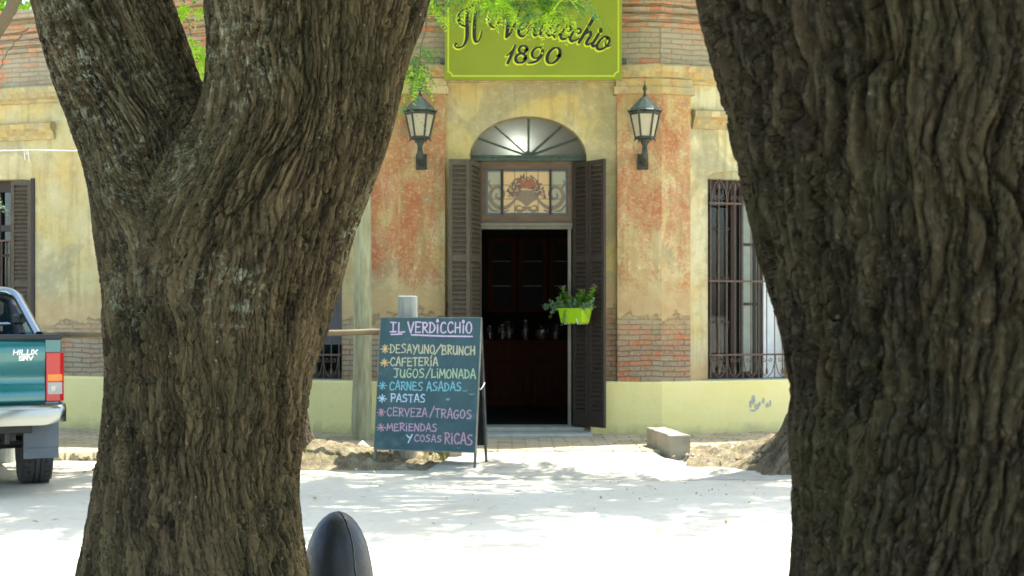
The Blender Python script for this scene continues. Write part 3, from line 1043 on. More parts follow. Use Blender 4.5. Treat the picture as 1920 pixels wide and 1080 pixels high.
# ---- doorway: fanlight, transom, frame, shutters
DY = WY + 0.20
sc_ = DY / F
cx = (990 - 960) * sc_
zb = CZ + (HY - 292) * sc_
hw, rise = 112 * sc_, (292 - 217) * sc_
fan = MB()
arc = [(cx + hw * math.cos(math.pi * k / 32), zb + rise * math.sin(math.pi * k / 32)) for k in range(33)]
inn = [(cx + (hw - 0.032) * math.cos(math.pi * k / 32), zb + (rise - 0.032) * math.sin(math.pi * k / 32)) for k in range(33)]
for i in range(32):
    fan.extr([arc[i], arc[i + 1], inn[i + 1], inn[i]], DY - 0.03, DY + 0.03)
fl = fan.build('fanlight', M['frame'], B)
m = MB()
for k in (22.5, 0, 45, 67.5, 90, 112.5, 135, 157.5, 180):
    if k in (0, 22.5 * 8): continue
a_list = [28, 53, 90, 127, 152]
for a in a_list:
    d = Vector((math.cos(R(a)) * hw, 0, math.sin(R(a)) * rise))
    L = d.length
    d.normalize(); s = Vector((-d.z, 0, d.x)) * 0.0075
    p0, p1 = Vector((cx, 0, zb)) + d * 0.02, Vector((cx, 0, zb)) + d * (L - 0.02)
    m.extr([((p0 - s).x, (p0 - s).z), ((p1 - s).x, (p1 - s).z), ((p1 + s).x, (p1 + s).z), ((p0 + s).x, (p0 + s).z)], DY - 0.022, DY + 0.02 + a * 1e-5)
m.extr([(cx + 0.055 * math.cos(math.pi * k / 8), zb + 0.055 * math.sin(math.pi * k / 8)) for k in range(9)], DY - 0.027, DY + 0.026)
m.build('glazing_bar', M['bar'], fl)
m = MB()
m.add([(p[0], DY + 0.006, p[1]) for p in arc], [tuple(range(33))])
m.build('pane', M['fanglass'], fl)
# the arched reveal's wooden rim
# transom bar
m = MB()
x0, x1 = (884 - 960) * sc_, (1098 - 960) * sc_
m.box(x0, x1, DY - 0.075, DY + 0.05, CZ + (HY - 303) * sc_, zb)
m.box(x0, x1, DY - 0.10, DY - 0.0751, CZ + (HY - 296) * sc_, zb - 0.004)
m.build('transom_bar', M['bar'], B, bevel=0.004)
# frame posts
zt = CZ + (HY - 303) * sc_
m = MB()
for (a, b) in ((884, 902), (1073, 1098)):
    m.box((a - 960) * sc_, (b - 960) * sc_, DY - 0.05, DY + 0.06, 0.17, zt)
m.build('door_frame', M['framedark'], B, bevel=0.004)
m = MB()
m.box((1064.5 - 960) * sc_, (1070.5 - 960) * sc_, DY - 0.06, DY + 0.02, 0.17, CZ + (HY - 430) * sc_)
m.box((902.2 - 960) * sc_, (1072.8 - 960) * sc_, DY - 0.06, DY + 0.05, CZ + (HY - 430) * sc_, CZ + (HY - 418) * sc_)
m.box((902.2 - 960) * sc_, (1072.8 - 960) * sc_, DY - 0.085, DY - 0.0601, CZ + (HY - 424) * sc_, CZ + (HY - 419) * sc_)
m.build('door_trim', M['greypaint'], B, bevel=0.003)
# stained glass transom
def tx(px): return (px - 960) * sc_
def tz(py): return CZ + (HY - py) * sc_
m = MB()
ox0, ox1, oz0, oz1 = tx(902.2), tx(1072.8), tz(418), tz(303)
gx0, gx1, gz0, gz1 = tx(911), tx(1064), tz(403), tz(318)
m.box(ox0, gx0, DY - 0.04, DY + 0.03, oz0, oz1)
m.box(gx1, ox1, DY - 0.04, DY + 0.03, oz0, oz1)
m.box(gx0, gx1, DY - 0.04, DY + 0.03, oz0, gz0)
m.box(gx0, gx1, DY - 0.04, DY + 0.03, gz1, oz1)
tw = m.build('transom_window', M['frame'], B)
for px in (941.5, 1032):
    m = MB()
    m.box(tx(px - 2), tx(px + 2), DY - 0.025, DY + 0.02, gz0, gz1)
    m.build('mullion', M['framedark'], tw)
GY = DY + 0.004
def pane(x0, x1, y0, y1, mat, name='glass_pane', off=0.0):
    m = MB(); m.box(tx(x0), tx(x1), GY + off, GY + off + 0.004, tz(y1), tz(y0)); m.build(name, mat, tw)
pane(944, 1030, 322, 399, M['cream']); pane(915, 939, 322, 399, M['pale']); pane(1034, 1060, 322, 399, M['pale'])
m = MB()
for (a, b, c, d) in ((911, 915, 318, 403), (1060, 1064, 318, 403), (915, 1060, 318, 322), (915, 1060, 399, 403)):
    m.box(tx(a), tx(b), GY, GY + 0.004, tz(d), tz(c))
m.build('glass_border', M['blueglass'], tw)
m = MB()
for px in (965, 987, 1009): m.box(tx(px - .5), tx(px + .5), GY - 0.004, GY - 0.0005, gz0, gz1)
for py in (347, 373):
    for (a, b) in ((915, 939), (944, 1030), (1034, 1060)): m.box(tx(a), tx(b), GY - 0.0035, GY - 0.0006, tz(py + .5), tz(py - .5))
m.build('leading', M['lead'], tw)


def blob(m, pts, y):
    m.add([(tx(p[0]), y, tz(p[1])) for p in pts], [tuple(range(len(pts)))])


def ribbon(pts, y_, m, conv, rounded=True, per=6):
    """brush stroke: pts = (x, y, width); conv maps (x, y) to a 3D point"""
    P = [Vector((p[0], p[1], p[2])) for p in pts]
    out = []
    if len(P) == 2:
        out = [P[0].lerp(P[1], k / 4) for k in range(5)]
    else:
        for i in range(len(P) - 1):
            a, b, c, d = P[max(i - 1, 0)], P[i], P[i + 1], P[min(i + 2, len(P) - 1)]
            for k in range(per):
                t = k / per
                out.append(0.5 * ((2 * b) + (c - a) * t + (2 * a - 5 * b + 4 * c - d) * t * t + (3 * b - a - 3 * c + d) * t ** 3))
        out.append(P[-1])
    # round the ends
    if rounded:
        d0 = (out[0] - out[1]); d0.z = 0; d0.normalize()
        d1 = (out[-1] - out[-2]); d1.z = 0; d1.normalize()
        w0, w1 = out[0].z, out[-1].z
        pre = [Vector((out[0].x + d0.x * w0 / 2 * math.sin(R(a)), out[0].y + d0.y * w0 / 2 * math.sin(R(a)), w0 * max(math.cos(R(a)), 0.05))) for a in (90, 60, 30)]
        post = [Vector((out[-1].x + d1.x * w1 / 2 * math.sin(R(a)), out[-1].y + d1.y * w1 / 2 * math.sin(R(a)), w1 * max(math.cos(R(a)), 0.05))) for a in (30, 60, 90)]
        out = pre + out + post
    vs = []
    n = len(out)
    for i, p in enumerate(out):
        t = out[min(i + 1, n - 1)] - out[max(i - 1, 0)]
        l = math.hypot(t.x, t.y) or 1
        nx, ny = -t.y / l, t.x / l
        vs.append(conv(p.x + nx * p.z / 2, p.y + ny * p.z / 2, y_))
        vs.append(conv(p.x - nx * p.z / 2, p.y - ny * p.z / 2, y_))
    m.add(vs, [(2 * i, 2 * i + 1, 2 * i + 3, 2 * i + 2) for i in range(n - 1)])


cv = lambda x, y, o: (tx(x), GY - 0.005 - o, tz(y))
m = MB()
# urn
blob(m, [(975, 357), (1000, 357), (1003, 360), (1010, 366), (1006, 374), (996, 380), (990, 386), (985, 386), (979, 380), (969, 374), (966, 366), (972, 360)], GY - 0.0052)
blob(m, [(980, 387), (995, 387), (998, 391), (977, 391)], GY - 0.0052)
for s in (1, -1):
    X = lambda x: 987.5 + s * (x - 987.5)
    ribbon([(X(1004), 368, 3), (X(1014), 380, 5), (X(1026), 389, 7), (X(1040), 389, 8), (X(1052), 380, 8), (X(1056), 366, 7), (X(1050), 354, 6), (X(1040), 351, 5), (X(1032), 357, 5), (X(1031), 367, 5), (X(1038), 373, 5), (X(1045), 369, 4), (X(1044), 363, 3)], 0.0001 * s, m, cv)
    ribbon([(X(1040), 396, 2), (X(1052), 394, 5), (X(1060), 384, 3)], 0.0004, m, cv)
    ribbon([(X(1054), 352, 4), (X(1059), 344, 3), (X(1056), 338, 2)], 0.00042, m, cv)
    ribbon([(X(1020), 394, 2), (X(1030), 397, 4), (X(1036), 394, 2)], 0.00044, m, cv)
    ribbon([(X(990), 392, 4), (X(1000), 396, 6), (X(1008), 392, 5), (X(1004), 386, 3), (X(998), 387, 2)], 0.0005, m, cv)
m.build('motif', M['motif'], tw)
m = MB()
rr_ = random.Random(3)
for k in range(190):
    a = rr_.uniform(-.25, math.pi + .25); r_ = rr_.uniform(0.2, 1.0) ** 0.6
    x, y = 987 + 36 * r_ * math.cos(a), 356 - 30 * r_ * math.sin(a) + abs(math.cos(a)) * 8
    t = rr_.uniform(0, 6.28); l = rr_.uniform(2, 4.6); w = l * 0.42
    c, s = math.cos(t), math.sin(t)
    blob(m, [(x - l * c, y - l * s), (x + w * s, y - w * c), (x + l * c, y + l * s), (x - w * s, y + w * c)], GY - 0.0058 - k * 2e-6)
m.build('motif', M['motifdark'], tw)
m = MB()
for (x, y, r_) in ((979, 342, 5), (988, 345, 6), (997, 341, 5.5), (1003, 346, 4), (992, 351, 4), (983, 350, 3.5)):
    blob(m, [(x + r_ * math.cos(k * .6283), y + r_ * math.sin(k * .6283)) for k in range(10)], GY - 0.0066 - r_ * 1e-5)
m.build('motif', M['fruit'], tw)

# slatted shutters: each leaf stands between two plan points
def shutter(p0, p1, z0, z1, mat, th=0.035, parent=None, mid=(0.62,), st=0.045, pitch=0.054):
    parent = parent or B
    a, b = Vector((p0[0], p0[1], 0)), Vector((p1[0], p1[1], 0))
    t = (b - a); L = t.length; t.normalize()
    n = Vector((t.y, -t.x, 0))
    if n.y > 0: n = -n
    m = MB()
    mm = Matrix.Identity(4)
    mm.col[0][:3] = t; mm.col[1][:3] = -n; mm.col[2][:3] = (0, 0, 1); mm.col[3][:3] = (a.x, a.y, 0)
    m.M = mm
    m.box(0, st, 0, th, z0, z1); m.box(L - st, L, 0, th, z0, z1)
    rails = [z0] + [z0 + (z1 - z0) * q for q in mid] + [z1 - 0.06]
    hs = [0.16] + [0.07] * len(mid) + [0.06]
    for z, h in zip(rails, hs): m.box(st, L - st, 0.002, th - 0.002, z, z + h)
    for i in range(len(rails) - 1):
        s0, s1 = rails[i] + hs[i], rails[i + 1]
        k = int((s1 - s0) / pitch)
        for j in range(k):
            z = s0 + (j + 0.5) * (s1 - s0) / k
            dz = 0.027 + rr_.uniform(-.003, .003)
            m.add([(st, 0.0, z - dz), (L - st, 0.0, z - dz), (L - st, th, z + dz), (st, th, z + dz), (st, 0.006, z - dz - 0.008), (L - st, 0.006, z - dz - 0.008), (L - st, th + 0.004, z + dz - 0.008), (st, th + 0.004, z + dz - 0.008)],
                  [(0, 1, 2, 3), (4, 5, 6, 7), (0, 1, 5, 4), (2, 3, 7, 6), (0, 3, 7, 4), (1, 2, 6, 5)])
    return m.build('shutter', mat, parent)


def gp(px, Y): return ((px - 960) * Y / F, Y)
SZ0, SZ1 = FC.z(1131, 803, 0.3), 0
yo = WY - 0.42
zs1 = CZ + (HY - 298.5) * (WY - 0.30) / F
zs0 = CZ + (HY - 802) * (WY - 0.30) / F
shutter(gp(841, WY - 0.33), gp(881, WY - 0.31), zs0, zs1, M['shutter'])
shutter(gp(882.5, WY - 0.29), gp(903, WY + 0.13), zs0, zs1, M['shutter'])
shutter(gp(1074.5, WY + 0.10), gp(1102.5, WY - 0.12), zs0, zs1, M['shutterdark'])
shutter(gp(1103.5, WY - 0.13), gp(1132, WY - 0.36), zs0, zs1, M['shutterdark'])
# threshold and step
m = MB()
m.box(tx(886), tx(1094), WY - 0.02, WY + 0.42, 0.05, 0.172)
m.build('threshold', M['stone'], B, bevel=0.008)
m = MB()
s2 = 15.9 / F
m.box((900 - 960) * s2, (1112 - 960) * s2, 15.92, WY - 0.022, 0.02, 0.135)
m.build('door_step', M['stone'], B, bevel=0.015)


# ---- windows on the wings
def curve_tube(m, pts, r, n=5): m.tube(pts, r, n)
def window(fr, ua, ub, zb, zs, kind, flip=1):
    """frame, panes and grille in wall metres; kind picks what stands in the opening"""
    W = ub - ua
    fm = MB(); fm.M = fr.mat()
    d0, d1 = 0.16, 0.23
    zt = zs + 0.09
    fm.box(ua, ua + 0.07, d0, d1, zb, zt); fm.box(ub - 0.07, ub, d0, d1, zb, zt)
    fm.box(ua + 0.07, ub - 0.07, d0 + .002, d1 - .002, zs - 0.10, zt); fm.box(ua + 0.07, ub - 0.07, d0 + .002, d1 - .002, zb, zb + 0.09)
    w = fm.build('window', M['framedark'], B)
    if kind == 'right':
        m = MB(); m.M = fr.mat()
        x1 = ua + 0.40 * W
        m.box(x1 - 0.055, x1 + 0.03, d0 - .01, d1 + .02, zb + 0.09, zs - 0.1)
        for z in (0.28, 0.5, 0.75): m.box(ua + 0.07, x1 - 0.055, d0 + .01, d1 - .01, zb + (zs - zb) * z, zb + (zs - zb) * z + 0.03)
        m.build('casement', M['framedark'], w)
        m = MB(); m.M = fr.mat(); m.box(ua + 0.07, x1 - 0.055, d0 + .03, d0 + .034, zb + 0.09, zs - 0.1); m.build('pane', M['glass'], w)
        # inner shutter leaf, pale green panels in a dark frame
        x2 = ua + 0.70 * W
        m = MB(); m.M = fr.mat()
        m.box(x1 + 0.05, x2, 0.115, 0.14, zb + 0.09, zs - 0.1)
        m.build('panel', M['greenpanel'], w)
        m = MB(); m.M = fr.mat()
        for z in (0.02, 0.37, 0.67, 0.9): m.box(x1 + 0.05, x2, 0.100, 0.1145, zb + (zs - zb) * z, zb + (zs - zb) * z + 0.035)
        m.box(x2 - 0.05, x2, 0.098, 0.1143, zb + 0.09, zs - 0.1); m.box(x1 + 0.12 + 0.1, x1 + 0.26, 0.098, 0.1144, zb + 0.09, zs - 0.1)
        m.box(x1 + 0.05, x1 + 0.07, 0.098, 0.1142, zb + 0.09, zs - 0.1)
        m.build('panel_frame', M['framedark'], w)
        m = MB(); m.M = fr.mat()
        m.box(x2 + 0.03, x2 + 0.10, 0.10, 0.15, zb + 0.01, zs - 0.01)
        m.box(x2 + 0.10, ub - 0.005, 0.12, 0.15, zb + 0.01, zs - 0.01)
        m.build('white_leaf', M['whitepaint'], w, bevel=0.004)
    elif kind == 'closed':
        m = MB(); m.M = fr.mat()
        k = 6
        for i in range(k):
            a = ua + 0.07 + (W - 0.14) * i / k
            m.box(a + 0.003, a + (W - 0.14) / k - 0.003, d0 + 0.02, d0 + 0.045, zb + 0.42, zs - 0.1)
        m.build('shutter_board', M['greyshutter'], w)
        m = MB(); m.M = fr.mat(); m.box(ua + .07, ub - .07, d0 + .05, d0 + .055, zb + .09, zb + .42); m.build('pane', M['glass'], w)
    else:
        m = MB(); m.M = fr.mat()
        m.box((ua + ub) / 2 - 0.04, (ua + ub) / 2 + 0.04, d0 - .01, d1 + .01, zb + 0.09, zs - 0.1)
        for z in (0.30, 0.62): m.box(ua + 0.07, ub - 0.07, d0 + .01, d1 - .01, zb + (zs - zb) * z, zb + (zs - zb) * z + 0.035)
        m.box(ua + 0.07, ub - 0.07, d0 - .01, d1 - .012, zs - 0.62, zs - 0.54)
        m.build('casement', M['framedark'], w)
        m = MB(); m.M = fr.mat(); m.box(ua + 0.07, ub - 0.07, d0 + .03, d0 + .034, zb + 0.09, zs - 0.1); m.build('pane', M['glass'], w)
    if kind != 'left':
        m = MB(); m.M = fr.mat()
        m.box(ua - 0.002, ub + 0.002, 0.05, 0.155, zs + 0.003, zs + 0.12)
        m.build('lintel', M['wingplaster2'], w, uv=True)
    # sill
    m = MB(); m.M = fr.mat(); m.box(ua - 0.02, ub + 0.02, -0.03, 0.155, zb - 0.045, zb + 0.004); m.build('sill', M['stone'], w, bevel=0.006)
    # wrought iron grille
    m = MB(); m.M = fr.mat()
    yg = -0.05 if kind != 'left' else 0.06
    nb = 10
    H = zs - zb
    zA, zB, zC = zb + 0.30, zb + H * 0.49, zs - 0.30
    if kind == 'left': zA, zB, zC = zb + 0.25, zb + H * 0.45, zs - 0.75
    for z in (zA, zB, zC):
        m.box(ua - 0.01, ub + 0.01, yg - 0.006, yg + 0.006, z - 0.011, z + 0.011)
    for i in range(nb + 1):
        x = ua + 0.015 + (W - 0.03) * i / nb
        lo, hi = (zb + 0.01, zs - 0.02) if i % 2 == 0 else (zb + 0.10, zs - 0.10)
        if kind == 'left': hi = zC
        m.tube([(x, yg, lo), (x, yg, hi)], 0.0075, 6)
        if i % 2 == 1:
            for zz, dr in ((zb + 0.10, -1), (zs - 0.10, 1)):
                if kind == 'left' and dr > 0: continue
                m.lathe([(0.008, -0.045), (0.019, -0.02), (0.016, 0.02), (0.004, 0.05)], 6, (x, yg, zz))
    st = (W - 0.03) / nb
    for i in range(0, nb, 2):
        x0 = ua + 0.015 + st * i
        xm, x1 = x0 + st, x0 + 2 * st
        for s, xa in ((1, x0), (-1, x1)):
            if kind != 'left':
                curve_tube(m, [(xa + s * 0.004, yg - 0.012, zC), (xa + s * st * 0.15, yg - 0.012, zC + 0.13), (xa + s * st * 0.45, yg - 0.012, zC + 0.22), (xa + s * st * 0.95, yg - 0.012, zC + 0.285)], 0.006)
                c = (xm - s * 0.045, zC + 0.06)
                curve_tube(m, [(c[0] + s * 0.03 * (1 - k / 14) * math.cos(k * 0.6), yg - 0.012, c[1] + 0.032 * (1 - k / 14) * math.sin(k * 0.6)) for k in range(12)], 0.005, 4)
            curve_tube(m, [(xa + s * 0.004, yg - 0.012, zA), (xa + s * st * 0.12, yg - 0.012, zA - 0.12), (xa + s * st * 0.4, yg - 0.012, zA - 0.22), (xa + s * st * 0.95, yg - 0.012, zA - 0.275)], 0.006)
            c = (xm - s * 0.045, zA - 0.06)
            curve_tube(m, [(c[0] + s * 0.03 * (1 - k / 14) * math.cos(k * 0.6), yg - 0.012, c[1] - 0.032 * (1 - k / 14) * math.sin(k * 0.6)) for k in range(12)], 0.005, 4)
    m.build('grille', M['grille'], w)
    return w
window(FR, ru0, ru1, RZB, RZS, 'right')
window(FR, ru0 + 3.2, ru1 + 3.2, RZB, RZS, 'right')
window(FL, lu0, lu1, RZB, RZS, 'closed')
lw = window(FL, fu0, fu1, RZB, FZS, 'left')
# the left window's slatted leaf, half open, and its dark jamb
a = FL.P(fu0 + 0.02, 0.02, 0); b = FL.P(fu0 + 0.27, 0.10, 0)
shutter((b[0], b[1]), (a[0], a[1]), RZB + 0.02, FZS + 0.02, M['shutter'], parent=lw, mid=(0.45,))
m = MB(); m.M = FL.mat(); m.box(fu0 - 0.03, fu0 + 0.03, -0.02, 0.12, RZB, FZS + 0.05); m.build('jamb', M['framedark'], lw, bevel=0.003)

# lamp that glows behind the fanlight
pl_ = empty('pendant_lamp', (tx(972), WY + 0.37, 4.68), 'small glowing lamp hanging behind the frosted fanlight over the door', 'lamp')
zl = CZ + (HY - 276) * (WY + 0.37) / F
m = MB(); m.tube([(0, 0, 0), (0, 0, zl + 0.08 - 4.68)], 0.005, 6); m.lathe([(0.012, 0), (0.03, -.02), (0.03, -.05)], 10, (0, 0, zl + 0.10 - 4.68)); m.build('cord', M['iron'], pl_, world=False)
m = MB(); m.lathe([(0.005, -0.05), (0.035, -0.03), (0.045, 0.0), (0.03, 0.04), (0.015, 0.055)], 12, (0, 0, zl - 4.68)); m.build('bulb', emit_mat('bulb_glow', (0.85, 0.95, 1.0, 1), 60.0), pl_, smooth=True, world=False)

m = MB(); m.M = Matrix.Translation((0, 0.11, zl - 4.68)) @ Matrix.Rotation(R(90), 4, 'X'); m.lathe([(.02, -.03), (.10, -.02), (.15, .03), (.17, .11), (.165, .11), (.145, .035), (.095, -.01), (.02, -.02)], 18); m.build('added_bulb_shield', M['iron'], pl_, smooth=True, world=False)  # added opaque cup behind the bulb, blocks its light from the room
# ---- furniture inside the door
def ip(px, py, Y): return ((px - 960) * Y / F, CZ + (HY - py) * Y / F)
CY = 19.3
cb = empty('counter', (0, CY, 0.16), 'dark wooden bar counter with panelled front inside the doorway', 'counter')
m = MB(); m.box(-1.6, 1.9, CY, CY + 0.5, 0.26, 1.12); m.build('cabinet_body', M['cabinet'], cb)
m = MB(); m.box(-1.65, 1.95, CY - 0.05, CY + 0.52, 1.12, 1.16); m.build('counter_top', M['cabinet'], cb, bevel=0.006)
m = MB(); m.box(-1.6, 1.9, CY + 0.04, CY + 0.5, 0.162, 0.26); m.build('toe_kick', M['darkroom'], cb)
for (a, b) in ((905, 990), (996, 1062)):
    m = MB()
    x0, z1 = ip(a, 668, CY); x1, z0 = ip(b, 762, CY)
    for q in ((x0, x0 + .06, z0, z1), (x1 - .06, x1, z0, z1), (x0 + .06, x1 - .06, z0, z0 + .06), (x0 + .06, x1 - .06, z1 - .06, z1)): m.box(q[0], q[1], CY - 0.03, CY - 0.001, q[2], q[3])
    m.box(x0 + .11, x1 - .11, CY - 0.025, CY - 0.001, z0 + .11, z1 - .11)
    m.build('panel', M['cabinet'], cb, bevel=0.006)
HYY = 20.15
hb = empty('china_cabinet', (0, HYY, 1.2), 'dark wooden wall cabinet with tall glazed doors behind the counter', 'cabinet')
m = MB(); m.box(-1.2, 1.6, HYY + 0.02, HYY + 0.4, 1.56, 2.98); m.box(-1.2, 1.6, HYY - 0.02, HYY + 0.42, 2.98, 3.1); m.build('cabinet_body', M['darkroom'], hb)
for (a, b) in ((914, 968), (972, 1026), (1030, 1084)):
    x0, z1 = ip(a, 446, HYY); x1, z0 = ip(b, 586, HYY)
    m = MB()
    for q in ((x0, x0 + .075, z0, z1), (x1 - .075, x1, z0, z1), (x0 + .075, x1 - .075, z0, z0 + .08), (x0 + .075, x1 - .075, z1 - .08, z1)): m.box(q[0], q[1], HYY - 0.03, HYY + 0.019, q[2], q[3])
    d = m.build('cabinet_door', M['cabinet'], hb, bevel=0.005)
    m = MB(); m.box(x0 + .075, x1 - .075, HYY - 0.012, HYY - 0.008, z0 + .08, z1 - .08); m.build('pane', M['cabglass'], d)
    for q in (0.35, 0.68):
        m = MB(); m.box(x0 + .075, x1 - .075, HYY - 0.022, HYY - 0.0125, z0 + (z1 - z0) * q, z0 + (z1 - z0) * q + 0.012)
        m.build('glazing_bar', M['greypaint'], d)
jar = None
gl_l = ['clear glass jar on the dark counter, leftmost of the row behind the door', 'wide clear glass jar, second from left on the dark counter', 'tall clear glass jar, third from left on the dark counter', 'clear glass jar, fourth from left on the dark counter', 'low clear glass jar, second from right on the dark counter', 'clear glass jar, rightmost on the dark counter']
jm = NT('jar_glass'); jm.set((0.95, 0.9, 0.8, 1), 0.05, 0, 0.6); jm.set((0.6, 0.55, 0.5, 1)); jm.b.inputs['Transmission Weight'].default_value = 0.95
am = simple('jar_amber', S(84, 54, 28), S(120, 80, 42), 30, 0.4, 0, 0)
for i, (px, h, r_) in enumerate(((918, .20, .05), (942, .22, .06), (954, .26, .07), (985, .28, .05), (1015, .2, .09), (1042, .22, .06))):
    x = (px - 960) * (CY + 0.15) / F
    j = empty('glass_jar', (x, CY + 0.15, 1.161), gl_l[i], 'jar', 'glass jars along the bar counter')
    m = MB(); m.lathe([(r_ * .9, 0), (r_, .02), (r_, h * .75), (r_ * .7, h * .9), (r_ * .75, h)], 14); m.build('body', jm.m, j, smooth=True, world=False)
    m = MB(); m.lathe([(r_ * .8, .006), (r_ * .85, .02), (r_ * .85, h * .45)], 12); m.build('filling', am, j, smooth=True, world=False)

# ------------------------------------------------------------------ the painted sign
SY = 16.22
sx = SY / F
def sgx(px): return (px - 960) * sx
def sgz(py): return CZ + (HY - py) * sx
SGC = (sgx(1000), SY, sgz(40))
sg = empty('shop_sign', SGC, 'large lime green painted sign board with dark script lettering above the door', 'sign')
m = MB(); m.box(sgx(834), sgx(1166), SY, SY + 0.035, sgz(150), sgz(-62)); m.build('board', M['sign'], sg, bevel=0.003)
m = MB()
zo = SY - 0.0015
L_, R_, T_, B_ = 839, 1161, -57, 144
def sq(a, b, c, d): m.add([(sgx(a), zo, sgz(c)), (sgx(b), zo, sgz(c)), (sgx(b), zo, sgz(d)), (sgx(a), zo, sgz(d))], [(0, 1, 2, 3)])
q = 10
sq(L_, L_ + 3, T_ + q, B_ - q); sq(R_ - 3, R_, T_ + q, B_ - q); sq(L_ + q, R_ - q, B_ - 3, B_); sq(L_ + q, R_ - q, T_, T_ + 3)
sc3 = lambda x, y, o: (sgx(x), SY - 0.0015 - o, sgz(y))
for (cx_, cy_, a0) in ((L_, B_, -90), (R_, B_, 180), (L_, T_, 0), (R_, T_, 90)):
    ribbon([(cx_ + (q - 0.5) * math.cos(R(a0 + 90 * k / 6)), cy_ + (q - 0.5) * math.sin(R(a0 + 90 * k / 6)), 3) for k in range(7)], 0.0004, m, sc3, False)
m.build('border_line', M['signline'], sg)
A_ = lambda pts: [(840 + p[0] / 8.306, p[1] / 8.306, p[2] / 8.306) for p in pts]
B2 = lambda pts: [(980 + p[0] / 9.0, 20 + p[1] / 9.0, p[2] / 9.0) for p in pts]
ell = lambda cx, cy, rx, ry, sl, w0, w1: [(cx + rx * math.cos(k * math.pi / 12) - sl * ry * math.sin(k * math.pi / 12), cy + ry * math.sin(k * math.pi / 12), w0 + (w1 - w0) * abs(math.cos(k * math.pi / 12))) for k in range(25)]
STR = [
    A_([(390, 85, 22), (330, 125, 26), (250, 150, 26), (180, 225, 44), (165, 310, 52), (210, 385, 36), (280, 405, 26), (350, 340, 22)]),
    A_([(300, 150, 36), (297, 260, 52), (297, 400, 58), (297, 560, 56), (268, 670, 44), (215, 732, 30), (150, 745, 26), (108, 715, 26), (118, 682, 30), (136, 690, 26)]),
    A_([(432, 150, 40), (420, 280, 52), (411, 420, 56), (410, 580, 54), (432, 650, 40), (475, 640, 28), (505, 580, 24), (526, 490, 20)]),
    A_([(690, 90, 22), (655, 180, 26), (632, 280, 34), (645, 370, 32), (700, 432, 26), (765, 390, 28), (805, 260, 30), (845, 140, 26), (900, 80, 26), (930, 110, 30)]),
    A_([(938, 80, 48), (938, 220, 60), (932, 400, 62), (912, 575, 50)]),
    A_([(908, 585, 34), (965, 530, 40), (1020, 420, 42), (1062, 310, 36), (1100, 200, 32), (1135, 110, 30)]),
    A_([(1105, 485, 26), (1180, 450, 24), (1240, 385, 26), (1225, 335, 28), (1160, 360, 36), (1105, 450, 50), (1105, 530, 48), (1150, 570, 36), (1210, 545, 26), (1265, 460, 20)]),
    B2([(80, 310, 22), (150, 220, 26), (205, 140, 26), (225, 190, 40), (205, 290, 46), (190, 380, 46), (210, 425, 36), (255, 405, 24)]),
    B2([(455, 215, 34), (395, 215, 34), (330, 270, 44), (300, 370, 48), (320, 425, 40), (375, 405, 30), (440, 310, 28)]),
    B2([(600, -60, 40), (540, 120, 50), (480, 270, 52), (430, 390, 46), (450, 430, 34), (500, 400, 26), (545, 340, 22)]),
    B2([(600, 225, 44), (560, 320, 50), (525, 410, 48), (550, 455, 34), (600, 420, 26), (640, 350, 20)]),
    B2([(765, 350, 40), (808, 325, 34), (805, 275, 34), (750, 270, 38), (680, 340, 46), (640, 425, 50), (665, 480, 44), (735, 470, 34), (790, 430, 22)]),
    B2([(935, 392, 40), (975, 365, 34), (975, 318, 34), (920, 310, 38), (850, 375, 46), (800, 465, 50), (825, 518, 44), (890, 505, 34), (950, 470, 22)]),
    B2([(1210, 100, 62), (1145, 215, 62), (1080, 330, 60), (1010, 440, 58), (950, 540, 50)]),
    B2([(1010, 440, 26), (1085, 380, 34), (1145, 365, 44), (1140, 430, 52), (1090, 510, 54), (1075, 565, 46), (1120, 570, 34), (1180, 530, 22)]),
    B2([(1280, 395, 48), (1225, 490, 54), (1175, 570, 54), (1195, 605, 40), (1245, 570, 24)]),
    B2([(1316, 322, 62), (1316, 352, 62)]),
    B2([(1440, 455, 34), (1380, 440, 36), (1295, 515, 46), (1250, 605, 52), (1285, 655, 46), (1370, 635, 40), (1450, 555, 40), (1465, 480, 38), (1435, 450, 30)]),
    B2([(1395, 545, 26), (1405, 600, 28), (1450, 605, 28), (1485, 580, 20)]),
    A_([(1045, 710, 30), (1010, 800, 44), (970, 900, 48), (930, 985, 46)]),
    A_([(1030, 750, 22), (975, 820, 30), (910, 870, 18)]),
    A_(ell(1168, 772, 62, 56, 0.15, 24, 46)),
    A_(ell(1130, 910, 78, 72, 0.15, 28, 50)),
    B2(ell(245, 712, 84, 92, 0.3, 24, 50)),
    B2([(340, 690, 44), (310, 775, 50), (240, 850, 44), (160, 880, 34), (90, 888, 20)]),
    B2(ell(520, 760, 100, 132, 0.35, 26, 62)),
]
g_, k_ = MB(), MB()
for i, s in enumerate(STR):
    ribbon([(p[0] - 1.5, p[1] + 1.6, p[2] + 2.2) for p in s], 0.001 + i * 0.00004, g_, sc3, True, 5)
    ribbon(s, 0.004 + i * 0.00004, k_, sc3, True, 5)
g_.build('letter_outline', M['signglow'], sg)
k_.build('lettering', M['signink'], sg)
for px in (800 + 36, 1164):
    for py in (-40, 113):
        m = MB()
        m.box(sgx(px) - 0.07 * (px < 1000), sgx(px) + 0.07 * (px > 1000), SY + 0.0355, SY + 0.06, sgz(py) - 0.03, sgz(py) + 0.03)
        m.box(sgx(px) - 0.02 + 0.05 * (1 if px > 1000 else -1), sgx(px) + 0.02 + 0.05 * (1 if px > 1000 else -1), SY + 0.0601, WY - 0.02, sgz(py) - 0.02, sgz(py) + 0.02)
        m.build('bracket', M['iron'], sg)

